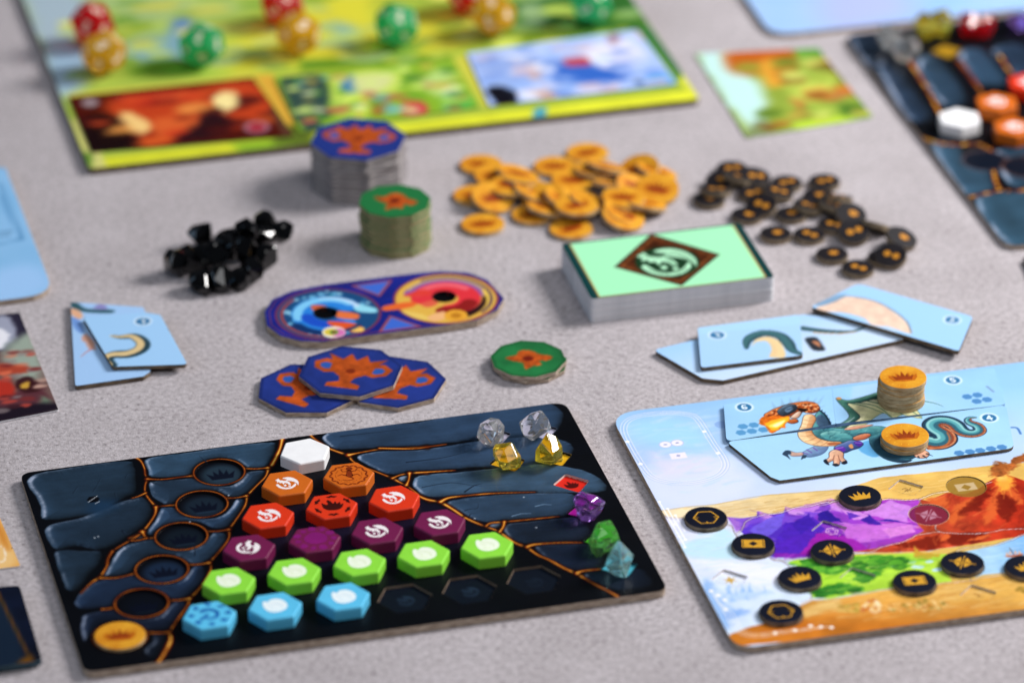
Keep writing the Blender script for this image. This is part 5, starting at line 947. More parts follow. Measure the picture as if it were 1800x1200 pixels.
# ================================================================ two-dial tile
def art_dial(s):
    f = lambda pts, c, soft=.5, **k: s.px(cp('L', pts), c, sm=3, soft=soft, **k)
    s.C[:] = hexc('#17237e'); n = fbm(s.U0, s.V0, 6, 4); s.C *= (.8 + .4 * n)[..., None]
    Lq = lambda p: s.L(cp('L', [p]))[0]
    for pts in ([(690, 125), (980, 85), (890, 200)], [(880, 445), (960, 330), (1180, 405)]):
        s.px(cp('L', pts), '#a04a4a', soft=.4); P = s.L(cp('L', pts)); s.fill(P.mean(0) + (P - P.mean(0)) * .8, '#3c66c8', soft=.6)
    cL, cR = Lq((535, 320)), Lq((1345, 215))
    ro = 19.0
    s.disc(cL, ro + .9, '#7a3048', soft=.3); s.disc(cL, ro, '#1a4878', soft=.6); s.disc(cR, ro + .9, '#7a3048', soft=.3); s.disc(cR, ro, '#d9ac48', soft=.6)
    rs = np.random.RandomState(2)
    for i in range(70):
        a = rs.uniform(.2, 5.6); r = rs.uniform(10, 17.5); s.disc(cL + r * np.array([math.cos(a), math.sin(a)]), rs.uniform(.5, 1.6), ['#2f8a9c', '#4fa8d0', '#7cc4e8', '#2a6a9a', '#9ad0e8'][rs.randint(5)], soft=.5, alpha=.8)
    def arc(c, r, a0, a1, w, col, soft=.6, w1=None):
        t = np.linspace(a0, a1, 26); s.line(np.stack([c[0] + r * np.cos(t), c[1] + r * np.sin(t)], 1), w, col, soft=soft, w1=w1)
    arc(cL, 9.5, .5, 5.2, 8.5, '#2a7fd6'); arc(cL, 11.5, .6, 3.2, 3.6, '#7cc6f0'); arc(cL, 8, 3.2, 5.0, 5, '#1c4ec0')
    arc(cR, 14.0, .1, 2.6, 5.0, '#8a5a9a'); arc(cR, 16, .3, 2.4, 1.2, '#c8b070'); arc(cR, 9.0, -1.6, 2.9, 8.5, '#d8323c'); arc(cR, 11.0, .6, 2.6, 3.0, '#e8606c'); arc(cR, 9.5, -1.9, -.6, 6.0, '#8a1c1c'); arc(cR, 16.5, -.75, .15, 3.4, '#e4c050')
    f([(1040, 300), (1180, 320), (1240, 360), (1140, 350)], '#e2c060'); f([(1060, 190), (1200, 150), (1240, 190), (1090, 200)], '#d83c34'); f([(920, 265), (1120, 235), (1120, 270), (930, 298)], '#e0642c'); f([(590, 300), (740, 320), (730, 355), (600, 345)], '#e0703c'); f([(420, 260), (520, 265), (540, 310), (440, 300)], '#c8603c')
    f([(720, 250), (860, 280), (860, 310), (730, 300)], '#8fd4e8'); f([(540, 370), (720, 385), (780, 430), (700, 445), (560, 400)], '#dc5428'); f([(700, 410), (780, 415), (770, 440), (700, 440)], '#f0c060'); f([(1220, 340), (1330, 300), (1340, 350), (1260, 370)], '#e8b078')
    arc(cR, 14.5, -1.3, -.15, 4.0, '#240c14', .9, 1.2); arc(cR, 17.2, -.9, 1.9, 1.0, '#3a2050', .5); arc(cL, 14.5, 3.6, 5.4, 4.5, '#123062', 1.0, 1.5); arc(cL, 17.4, 2.2, 4.4, 1.0, '#a0423c', .4); arc(cL, 12.5, .3, 1.6, 2.0, '#c4dcf4', .8, .6)
    q = Lq((575, 445)); s.disc(q, 4.4, '#e8e0d0'); s.disc(q + (1.2, -.6), 3.0, '#d070b0', soft=.8); s.disc(q + (-1, .4), 2.6, '#d8c040', soft=.6); s.disc(q, 1.6, '#4a8a3c', soft=.5); s.disc(q, .7, '#8a2020', soft=.3)
    q = Lq((1415, 330)); s.disc(q, 4.4, '#e0a032'); s.disc(q, 2.0, '#b87820', soft=.5)
    q = Lq((1200, 240)); f([(1170, 250), (1260, 225), (1290, 250), (1220, 275)], '#d85c44')
    for c in ((515, 312), (1333, 200)): s.disc(Lq(c), 4.6, '#050508', soft=.3); s.recess(Lq(c) + ngon(28, 4.4), 1.2)
    P = offset(s.P, -1.6); s.line(np.vstack([P, P[:1]]), .5, '#a04848', soft=.3, alpha=.6)
slab('dial_tile', 'long round-ended navy tile with blue and yellow dial pictures', 'tile', cp('L', [(100, 305), (150, 220), (290, 160), (500, 120), (1050, 50), (1300, 25), (1500, 35), (1630, 85), (1690, 150), (1745, 212), (1700, 290), (1560, 360), (1350, 395), (1100, 428), (700, 480), (500, 510), (350, 505), (210, 470), (115, 400)]), 0, 3.2, art_dial, .8, .5, .7)

# ================================================================ octagon tokens
def trophy_art(s, c, r, rot, col='#b04c1c', hole='#2c56a6', sc=1.0):
    T = lambda p: xf(p, c, r * sc, rot)
    s.fill(T([(-.55, .35), (-.75, .75), (-.35, .55), (-.2, .85), (0, .55), (.2, .85), (.35, .55), (.75, .75), (.55, .35), (.5, -.05), (.2, -.32), (.14, -.55), (.42, -.66), (.42, -.85), (-.42, -.85), (-.42, -.66), (-.14, -.55), (-.2, -.32), (-.5, -.05)]), col, soft=.3, var=.25, ws=4)
    for m in (-1, 1):
        h = T([(m * .42, .4), (m * .75, .5), (m * 1.0, .28), (m * .92, -.02), (m * .62, -.2), (m * .38, -.12)]); s.fill(h, col, soft=.3, var=.2); s.fill(h.mean(0) + (h - h.mean(0)) * .48, hole, soft=.3)
    s.disc(c, r * .12, '#7a2a12', soft=.4)
def octagon(name, label, c, r, z0, th, rot, base, art, du=.5, group=None, n=8):
    x, y = at(c[0], c[1], (z0 + th) / 1e3); P = roundpoly(ngon(n, r), .5, 2)
    t = thing(name, label, 'token', (x, y, (z0 + th) / 1e3), (0, 0, rot), group); 
    if art:
        s = Sheet((x, y), rot, P, (z0 + th) / 1e3, du, du * 1.3, base); s.C *= (.85 + .3 * fbm(s.U0, s.V0, 7, int(c[0])))[..., None]; s.line(np.vstack([offset(P, -.6), offset(P, -.6)[:1]]), .9, tuple(hexc(base) * .6), soft=.5, alpha=.6); art(s); s.build(t)
    core(t, P, th - .02, GREY); return t
g = 'three blue trophy tokens by the dial tile'
tr = lambda rt, c0=(0, 0): (lambda s: trophy_art(s, np.array(c0), 14.8, rt))
BLUE = '#22347e'
octagon('trophy_token', 'blue octagon token with orange trophy, left one lying under the top token', cp('L', [(400, 830)])[0], 19.2, 0, 2.0, .39, BLUE, tr(-.9), group=g)
octagon('trophy_token', 'blue octagon token with orange trophy, right one lying under the top token', cp('L', [(988, 785)])[0], 19.2, 0, 2.0, .10, BLUE, tr(-.2), group=g)
octagon('trophy_token', 'blue octagon token with orange trophy lying on top of two others', cp('L', [(690, 712)])[0], 19.2, 2.15, 2.0, .2, BLUE, tr(-.45), group=g)
GRN = '#226e3c'
def green_art(s):
    c = np.array((0, 0)); s.fill(smooth(xf([(-.75, .5), (-.3, .45), (0, .7), (.4, .5), (.55, .1), (.9, -.3), (.6, -.5), (.3, -.35), (.2, -.7), (-.1, -.6), (-.5, -.7), (-.35, -.2), (-.6, .1)], c, 9.5), 3), '#b4501c', soft=.4, var=.3, ws=3); s.disc(c, 2.0, '#6a1c10', soft=.6)
for i, lab in enumerate(('green token lying beneath another, left of the loose tiles', 'green token with orange creature on top of a pair, beside the dial tile')):
    octagon('creature_token', lab, (928.5, 630) if i else (931, 636.5), 14.0, i * 1.9, 1.85, .2 + .3 * i, GRN, green_art, .7, 'pair of green tokens', 10)
ORD = ['lowest', 'second lowest', 'third from the bottom', 'fourth from the bottom', 'fifth from the bottom', 'sixth from the bottom', 'seventh from the bottom', 'eighth from the bottom', 'ninth from the bottom']
def stack(name, base, c, r, n, art, ltop, lrest, group, ng, th):
    z = n * th; x0, y0 = at(c[0], c[1], z / 1e3); P = roundpoly(ngon(ng, r), .5, 2)
    edge = mat_card(name + '_edge', '#6f6b70', '#aaa4a2') if ng == 8 else mat_card(name + '_edge', '#7f7a55', '#b5ad82')
    rim = edge if ng == 8 else mat_solid(name + '_rim', base, .5, .2)
    Pm = rings('token_body', [(offset(P, -.3) / 1e3, 0), (P / 1e3, .2e-3), (P / 1e3, (th - .3) / 1e3), (offset(P, -.15) / 1e3, (th - .06) / 1e3)], [edge, rim], 0, 1)
    for i in range(n):
        jx, jy = random.uniform(-.35, .35) / 1e3, random.uniform(-.35, .35) / 1e3; top = i == n - 1
        t = thing(name, ltop if top else lrest % ORD[i], 'token', (x0 + (0 if top else jx), y0 + (0 if top else jy), i * th / 1e3), (0, 0, .2 if top else .2 + random.uniform(-.06, .06)), group)
        part('token_body', Pm, t)
        if top:
            s = Sheet((x0, y0), .2, P, z / 1e3, .8, 1.1, base); art(s); f = s.build(t); f.location = (0, 0, th / 1e3)
stack('trophy_token', '#22347e', (630, 244.5), 19.2, 10, tr(-.3), 'blue octagon token topping the tall stack at the big board', 'octagon token in the tall blue-topped stack, %s one', 'tall stack of blue octagon tokens', 8, 2.05)
stack('creature_token', GRN, (694, 353), 14.0, 9, green_art, 'green token topping the stack in front of the blue stack', 'green token in the stack before the blue one, %s one', 'stack of green tokens', 10, 2.05)

# ================================================================ loose coins, dark tokens, black gems
def heap(pts, z_img, r, h, make, seed, crop, maxlift=4):
    """lay discs one by one: each rests on those already there and leans down on its free side"""
    rs = random.Random(seed); done = []
    for i, p in enumerate(pts):
        px_, py_ = cp(crop, [p[:2]])[0]; x, y = at(px_, py_, z_img); z = 0.0; sup = None
        for (X, Y, Z) in done:
            dd = math.hypot(X - x, Y - y)
            if dd < r * 1.8 and Z + h > z: z = Z + h; sup = (X - x, Y - y, dd)
        z = min(z, maxlift * h); rz = rs.uniform(-.6, .6); tilt = 0.0; sx, sy = 1.0, 0.0
        if sup:
            sx, sy = sup[0] / sup[2], sup[1] / sup[2]
            if sup[2] > r * .75: tilt = min(math.atan(z / sup[2]), .36); z = r * math.sin(tilt)
            else: tilt = rs.uniform(.02, .08)
        tx, ty = sy * tilt, -sx * tilt
        if len(p) > 2: tx, ty = p[2], p[3]
        ca, sa = math.cos(-rz), math.sin(-rz); tx, ty = tx * ca - ty * sa, tx * sa + ty * ca
        lift = r * math.sin(math.hypot(tx, ty)) if (z < h * .2 and len(p) > 2) else 0
        zc = max(z, 0) + lift; x, y = at(px_, py_, zc + h)
        make(x, y, zc + 2e-5, (tx, ty, rz), i); done.append((x, y, max(z, 0)))
CLAB = {9: 'orange coin lying alone on the felt nearest the back edge of the card deck', 3: 'orange coin at the front left of the coin heap', 0: 'orange coin at the back left of the coin heap', 2: 'leftmost orange coin of the coin heap', 11: 'rearmost orange coin of the coin heap, lying on top', 23: 'rightmost orange coin of the coin heap', 18: 'tilted orange coin catching a glare in the coin heap', 25: 'large-looking orange coin at the front right of the coin heap'}
XC = [(270, 215), (350, 275), (235, 385), (280, 545), (470, 265), (430, 330), (560, 490), (640, 455), (560, 365), (770, 570), (680, 225), (860, 150), (780, 300), (730, 400), (870, 415), (620, 395, .25, -.15), (900, 245), (970, 225), (1000, 330, -.35, .25), (1060, 470), (1150, 240, .3, -.3), (1180, 430), (1240, 250), (1250, 345), (1120, 345, .2, .45), (1055, 500), (1060, 395), (330, 395, .25, .25), (500, 305), (800, 440)]
heap(XC, .002, CR / 1e3, CH / 1e3, lambda x, y, z, r, i: coin(x, y, z, CLAB.get(i, 'orange crown coin lying in the loose heap of coins behind the card deck'), 'loose heap of coins', r), 3, 'X', 3)
STOK = disc_mesh('token_disc', 6.2, 2.3, mat_card('small_token_edge', '#5c4f42', '#94856f', 900), mat_solid('dark_token_print', '#1d1a1e', .5, .2, .35, 200), 26)
DOT2 = flat('gold_spots', [(smooth(ngon(6, 1.45), 2) + (-1.8, .2)) / 1e3, (smooth(ngon(6, 1.45), 2) + (1.8, -.1)) / 1e3], GOLDD); DOT1 = flat('gold_spots', [smooth(ngon(7, 1.9) + np.random.RandomState(1).rand(7, 2), 2) / 1e3], GOLDD)
DLAB = {0: 'leftmost small dark token of the loose dark heap', 25: 'frontmost small dark token with two gold spots in the dark heap', 21: 'rightmost small dark token of the loose dark heap', 20: 'tilted small dark token showing its grey edge in the dark heap', 2: 'rearmost small dark token of the loose dark heap', 15: 'small dark token lying alone nearest the right corner of the card deck', 24: 'small dark token lying flat left of the frontmost one'}
def dtok(x, y, z, r, i):
    t = thing('small_round_token', DLAB.get(i, 'small dark round token with gold marks in the loose heap right of the card deck'), 'token', (x, y, z), r, 'loose heap of small dark tokens'); part('token_disc', STOK, t)
    part('gold_spots', DOT2 if i % 3 else DOT1, t, (.4e-3, 0, 2.33e-3))
YC = [(250, 410), (290, 345), (400, 205), (330, 280), (550, 255), (540, 370), (500, 510), (700, 355), (760, 300), (790, 505), (1010, 290), (900, 450), (970, 385), (1060, 440), (1090, 395), (690, 635), (910, 640), (1070, 575), (1180, 500, .3, .2), (1200, 615), (1340, 575, -.5, .3), (1510, 655), (1400, 790), (1450, 770), (1060, 770), (1230, 860), (600, 440), (430, 260)]
heap(YC, .002, 6.2e-3, 2.3e-3, dtok, 5, 'Y', 3)
BG = mat_solid('black_gem', '#030304', .05, .7, .2, 120, 0)
BGM = [gem_mesh('gem', 5.6e-3, 40 + i, BG, 15, None, (.9, 1.02, 1.15), .06) for i in range(5)]
for i, p in enumerate([(365, 780), (500, 830), (740, 750, 5), (820, 800, 3), (680, 840), (250, 940), (195, 970), (340, 1065), (420, 960, 4), (520, 930, 5), (620, 930, 4), (745, 930), (570, 1030), (450, 1065), (330, 910), (660, 1000), (600, 860, 6), (720, 860, 6)]):
    x, y = at(*cp('V', [(510 + (p[0] - 510) * .92, 915 + (p[1] - 915) * .9)])[0], .004); o = link(bpy.data.objects.new('gem', BGM[i % 5])); o.location = (x, y, (p[2] if len(p) > 2 else 0) / 1e3); o.rotation_euler = (random.uniform(-.3, .3), random.uniform(-.3, .3), random.uniform(0, 6))
    tag(o, 'glossy black gem in the heap left of the green token stack', 'gem', 'heap of black gems')

# ================================================================ big landscape board at the back with dice and cards
MZ = 3.0
b0, b1 = np.array(at(157, 297, MZ / 1e3)), np.array(at(1230, 174, MZ / 1e3)); MANG = math.atan2(b1[1] - b0[1], b1[0] - b0[0]); MW = np.hypot(*(b1 - b0)) * 1e3
def art_big(s):
    u, v = s.U0, s.V0; n = fbm(u, v, 30, 5)
    t = np.clip((u / MW), 0, 1)[..., None]
    s.C = hexc('#a9c24e') * (1 - t) + hexc('#9ab03a') * t; s.C *= (.85 + .3 * n)[..., None]
    Q = lambda p: cp('Q', p); R_ = lambda p: cp('R', p)
    s.px(Q([(60, -200), (300, -200), (500, 60), (420, 260), (400, 420), (280, 500), (150, 200)]), '#a8bcc8', sm=3, soft=9, warp=3, ws=15); s.px(Q([(250, 280), (460, 250), (420, 440), (290, 470)]), '#9dbcd4', sm=3, soft=6)
    s.px(Q([(450, -60), (900, -60), (1250, 40), (900, 120), (650, 100)]), '#a6bf78', sm=3, soft=10); s.px(Q([(640, 230), (900, 150), (1020, 210), (900, 320), (700, 320)]), '#7fa8b4', sm=3, soft=6, warp=2); s.px(Q([(880, 110), (960, 90), (980, 160), (890, 170)]), '#5f86b8', sm=2, soft=4)
    s.px(Q([(1200, 380), (1150, 220), (1500, 60), (1900, -60), (1900, 330), (1500, 350)]), '#d8d23c', sm=3, soft=9, warp=3, ws=14); s.px(Q([(660, 350), (820, 300), (1000, 330), (1000, 380), (700, 390)]), '#6a9a2c', sm=3, soft=4)
    s.px(R_([(150, 120), (420, 60), (620, 60), (600, 220), (200, 260)]), '#cfc83a', sm=3, soft=8, warp=3); s.px(R_([(-60, 110), (60, 130), (100, 200), (0, 240)]), '#8fb49a', sm=3, soft=5); s.px(R_([(850, 0), (1400, -100), (1500, 120), (1430, 160), (1050, 180), (860, 170)]), '#2f6428', sm=3, soft=8, warp=3); s.px(R_([(880, 40), (1000, 40), (990, 100), (890, 100)]), '#a4b8a4', sm=2, soft=4); s.px(R_([(700, 160), (1100, 150), (1000, 195), (720, 230)]), '#6f8a24', sm=3, soft=5)
    s.px(R_([(-200, 290), (520, 270), (540, 300), (-200, 350)]), '#5f8a20', sm=0, soft=3)
    s.speck(Q([(350, -40), (1900, -200), (3400, -300), (3300, 200), (1300, 380), (400, 420)]), ['#c8d860', '#8aa836', '#e4e06a', '#6f9a3a', '#a8c48a', '#d8cc48', '#9cb87c'], 170, 3.0, 76, soft=2.0, stretch=2.2)
    # frame strips round the card places
    s.fill(np.array([(0, 0), (MW, 0), (MW, 9), (0, 9)]), '#d9dc34', soft=1.0, var=.1, ws=20); s.fill(np.array([(0, 0), (7, 0), (7, 46), (0, 46)]), '#d2cf7a', soft=1.2)
    s.px(Q([(350, 480), (1290, 380), (1290, 400), (350, 500)]), '#cfc24a', soft=1.5); s.px(Q([(1290, 385), (1390, 380), (1570, 690), (1500, 700)]), '#dba83c', soft=1.5); s.px(R_([(540, 285), (610, 262), (745, 520), (690, 530)]), '#c8c648', soft=1.5)
    s.px(R_([(1440, 140), (1500, 130), (1660, 330), (1650, 400)]), '#2c6a3c', soft=1.5); s.px(R_([(1640, 400), (1690, 330), (1750, 440), (1740, 490)]), '#d6d844', soft=1.2); s.px(Q([(400, 770), (470, 790), (460, 870), (380, 860)]), '#4a7a20', soft=2.5); s.px(Q([(1180, 730), (1560, 690), (1600, 790), (1240, 800)]), '#8ab02c', soft=3); s.px(R_([(940, 530), (1000, 520), (990, 600), (920, 610)]), '#4aa0b4', soft=1.2); s.px(Q([(1390, 640), (1600, 640), (1600, 740), (1400, 740)]), '#5a6c24', soft=3)
slab('region_board', 'large yellow-green board at the back with framed cards and dice', 'game board', None, 0, MZ, art_big, 2.5, 1.2, 1.8, base='#a9c24e', mat=DARKB, ang=MANG, local=[(0, 0), (MW, 0), (MW, 230), (0, 230)], org=tuple(b0))
def art_fire(s):
    Q = lambda p: cp('Q', p); s.C[:] = hexc('#4a0f08'); f = lambda p, c, soft=3, **k: s.px(Q(p), c, sm=3, soft=soft, warp=1.2, ws=8, **k)
    f([(550, 520), (900, 470), (1280, 410), (1400, 560), (1250, 640), (900, 720), (720, 740), (600, 640)], '#c0401c', 4); f([(420, 620), (600, 590), (700, 750), (460, 780)], '#150408', 3); f([(1000, 600), (1140, 580), (1160, 680), (900, 720)], '#2a0a14', 3); f([(560, 500), (800, 470), (1000, 450), (980, 510), (720, 540)], '#a8281c', 3); f([(610, 590), (680, 590), (760, 660), (690, 680)], '#f0c070', 3); f([(1090, 500), (1170, 470), (1220, 520), (1150, 570)], '#f8e090', 3); f([(780, 600), (1000, 600), (960, 660), (800, 690)], '#d8602c', 3)
    s.speck(Q([(380, 500), (1290, 400), (1480, 690), (480, 770)]), ['#e8702c', '#c8341c', '#f0a04c', '#5a100c', '#2a0810', '#d84c24'], 26, 2.6, 71, soft=3.0, stretch=2.2); f([(610, 590), (680, 590), (760, 660), (690, 680)], '#f6cc80', 2.5); f([(1090, 500), (1170, 470), (1220, 520), (1150, 570)], '#fae49a', 2.5)
    q = s.L(Q([(1310, 650)]))[0]; s.disc(q, 5.2, '#a8788a', soft=1.5); s.disc(q, 3.4, '#a01424', soft=1); q = s.L(Q([(460, 525)]))[0]; s.disc(q, 3.6, '#9a8a90', soft=1.5); f([(1380, 560), (1420, 540), (1490, 680), (1440, 690)], '#5a3a2a', 2)
def art_green(s):
    R_ = lambda p: cp('R', p); s.C[:] = hexc('#86b02c'); f = lambda p, c, soft=2.5, **k: s.px(R_(p), c, sm=3, soft=soft, warp=1.2, ws=7, **k)
    f([(-300, 380), (-100, 370), (-60, 560), (-180, 640)], '#2f4a44'); f([(-60, 420), (120, 340), (280, 360), (300, 440), (120, 480), (0, 560)], '#c6dc5c'); f([(0, 400), (60, 370), (90, 430), (20, 450)], '#3f7ab0', 2); f([(60, 380), (240, 360), (230, 420), (100, 460)], '#d2d890', 3); f([(380, 400), (500, 330), (560, 420), (480, 470)], '#b4d478', 3); f([(300, 500), (410, 500), (420, 550), (310, 560)], '#c83c44', 1.5); f([(160, 490), (220, 490), (210, 560), (150, 560)], '#94762c', 2); f([(500, 470), (620, 460), (640, 530), (520, 540)], '#5cb44a', 3); f([(20, 470), (130, 470), (130, 560), (20, 560)], '#cbe456', 3); s.speck(R_([(-260, 390), (520, 310), (660, 520), (-160, 620)]), ['#d6ec7c', '#5c9a30', '#9cc44c', '#e8f0b0', '#3c7a34', '#c8b04c', '#6cb0c0', '#b85c4c'], 70, 2.0, 72, soft=1.6, stretch=1.6)
def art_ice(s):
    R_ = lambda p: cp('R', p); s.C[:] = hexc('#a5bdf0'); f = lambda p, c, soft=2.2, **k: s.px(R_(p), c, sm=3, soft=soft, warp=1.0, ws=7, **k)
    f([(650, 300), (900, 250), (1000, 330), (880, 400), (720, 400)], '#8fa8e0'); f([(1020, 330), (1200, 310), (1400, 370), (1300, 410), (1050, 400)], '#3464c0'); f([(1080, 290), (1180, 280), (1220, 315), (1110, 325)], '#b8404c', 1.5); f([(1150, 230), (1400, 190), (1480, 290), (1300, 340), (1200, 280)], '#dcdcf4', 4); f([(890, 320), (970, 310), (980, 370), (920, 390)], '#c8a8a4', 2); f([(715, 430), (820, 430), (860, 490), (760, 510)], '#080a18', 1.5); f([(820, 430), (1150, 410), (1380, 400), (1200, 470), (950, 480)], '#ccd4f4', 3); f([(900, 450), (1050, 440), (1000, 480)], '#caa694', 2); f([(1420, 390), (1480, 400), (1460, 430)], '#3a4c6c', 1.5); f([(1500, 370), (1610, 370), (1610, 410), (1500, 420)], '#58a4e4', 2); f([(1300, 170), (1340, 170), (1350, 200), (1310, 210)], '#9a7480', 2); f([(1430, 150), (1480, 150), (1500, 190), (1450, 190)], '#caa4a8', 2); s.speck(R_([(640, 270), (1430, 160), (1600, 400), (740, 500)]), ['#dfe6fb', '#7a9ae0', '#b4c8f4', '#4c74c8', '#c8b4c4', '#eef0fc', '#98b8f0'], 70, 2.2, 73, soft=1.8, stretch=1.8); f([(715, 430), (820, 430), (860, 490), (760, 510)], '#080a18', 1.5); f([(1080, 290), (1180, 280), (1220, 315), (1110, 325)], '#b8404c', 1.5); f([(1040, 345), (1200, 325), (1360, 375), (1200, 395)], '#3464c0')
for lab, pts, art in (('fiery red picture card on the left of the big yellow-green board', cp('Q', [(348, 497), (1290, 395), (1500, 690), (468, 776)]), art_fire), ('light green picture card in the middle of the big yellow-green board', [(482, 137), (795, 105), (843, 188), (527, 232)], art_green), ('icy blue picture card on the right of the big yellow-green board', cp('R', [(610, 260), (1440, 145), (1635, 408), (722, 516)]), art_ice)):
    slab('picture_card', lab, 'card', pts, MZ + .02, .6, art, 1.2, .9, 1.3, mat=DARKB, ang=MANG, group='picture cards on the big board')
def die_mesh(mat):
    from mathutils import Matrix
    bm = bmesh.new(); ph = (1 + 5 ** .5) / 2; V = []
    for x in (-1, 1):
        for y in (-1, 1):
            for z in (-1, 1): V.append((x, y, z))
    for a in (-1, 1):
        for b in (-1, 1): V += [(0, a / ph, b * ph), (a / ph, b * ph, 0), (a * ph, 0, b / ph)]
    for v in V: bm.verts.new(v)
    bmesh.ops.convex_hull(bm, input=bm.verts); bmesh.ops.dissolve_limit(bm, angle_limit=.05, verts=bm.verts, edges=bm.edges)
    bmesh.ops.rotate(bm, verts=bm.verts, cent=(0, 0, 0), matrix=Matrix.Rotation(math.atan(1 / ph), 3, 'X'))
    R = max(v.co.length for v in bm.verts); k = 10.0e-3 / R; z = min(v.co.z for v in bm.verts)
    mv = []; mf = []
    for fi, f in enumerate(bm.faces):                      # a pale numeral on each face
        c = f.calc_center_median(); nn = f.normal.normalized(); tu = (f.verts[0].co - c).normalized(); tv = nn.cross(tu)
        for st in DIGIT['65432'[fi % 5]]:
            for p in [strokepoly(np.array(st) * .5, .2)]:
                m_ = len(p) // 2; b = len(mv)
                for q in p: w = (c + nn * .012 + tu * q[0] + tv * q[1]); mv.append(((w.x) * k, w.y * k, (w.z - z) * k))
                for i in range(m_ - 1): mf.append((b + i, b + i + 1, b + len(p) - 2 - i, b + len(p) - 1 - i))
    bmesh.ops.bevel(bm, geom=bm.edges[:], offset=.06, segments=2, affect='EDGES', profile=.6)
    for v in bm.verts: v.co = Vector((v.co.x, v.co.y, v.co.z - z)) * k
    me = bpy.data.meshes.new('die_body'); bm.to_mesh(me); bm.free(); me.materials.append(mat)
    return me, mv, mf
DM = {'red': die_mesh(mat_gem('die_red', '#ee2632', .5, .08)), 'orange': die_mesh(mat_gem('die_orange', '#ffc836', .6, .08)), 'green': die_mesh(mat_gem('die_green', '#46dc98', .5, .08))}
DINK = mat_solid('pale_die_ink', '#f0e6d2', .5, .2)
NUM = mesh('face_numerals', DM['red'][1], DM['red'][2], DINK)
for k, c, lab in (('red', (163, 52), 'red translucent die at the left edge of the big board'), ('orange', (183, 101), 'orange translucent die in front of the left red one'), ('green', (355, 88), 'green translucent die above the fiery card'), ('red', (497, 16), 'red translucent die behind the middle orange one'), ('orange', (525, 67), 'orange translucent die, middle of the three orange dice'), ('green', (697.5, 52), 'green translucent die, middle of the three green dice'), ('red', (826, -4), 'red translucent die mostly hidden behind the right orange one'), ('orange', (867, 34), 'orange translucent die above the icy blue card'), ('green', (1039, 13), 'green translucent die near the right edge of the big board')):
    x, y = at(c[0], c[1], (MZ + 7.5) / 1e3)
    t = thing('twelve_sided_die', lab, 'die', (x, y, (MZ + .05) / 1e3), (0, 0, random.uniform(0, 6)), 'dice on the big board'); part('die_body', DM[k][0], t); part('face_numerals', NUM, t)

# ================================================================ other cards and boards round the rim
def art_card_r(s):
    Q = lambda p: cp('S', p); s.C[:] = hexc('#8aa03c'); f = lambda p, c, soft=3, **k: s.px(Q(p), c, sm=3, soft=soft, warp=1.5, ws=9, **k)
    f([(50, 240), (240, 235), (300, 350), (390, 420), (390, 600), (290, 600)], '#bfe4e0', 4); f([(230, 240), (540, 230), (520, 340), (400, 350), (240, 350)], '#b85c1c', 4); f([(360, 300), (520, 290), (500, 400), (410, 420)], '#dc9c34', 3); f([(540, 230), (680, 235), (800, 400), (680, 350)], '#6a5420', 4); f([(560, 225), (670, 225), (660, 280), (570, 285)], '#4ca83c', 2); f([(500, 390), (700, 370), (720, 440), (600, 490), (500, 460)], '#b8c854', 3); f([(680, 460), (800, 410), (820, 450), (700, 490)], '#b0703c', 3); f([(560, 520), (860, 500), (900, 560), (700, 580), (520, 560)], '#3f6a20', 4); f([(540, 580), (700, 555), (840, 570), (700, 620), (560, 620)], '#b8d440', 3); f([(320, 590), (400, 580), (430, 640), (320, 660)], '#7c8a5c', 2); f([(500, 470), (580, 480), (540, 530)], '#b87838', 2.5); s.speck(Q([(240, 250), (640, 240), (890, 550), (420, 630), (380, 420)]), ['#c8742c', '#e0a84c', '#8a9c38', '#5c7a28', '#c8d468', '#7a4a1c', '#a4b848'], 40, 3.0, 74, soft=2.6, stretch=1.6)
slab('picture_card', 'autumn landscape picture card lying between the two back boards', 'card', cp('S', [(58, 258), (650, 232), (915, 562), (308, 662)]), 0, .7, art_card_r, 1.2, 1.0, 1.4, mat=PAPER[1])
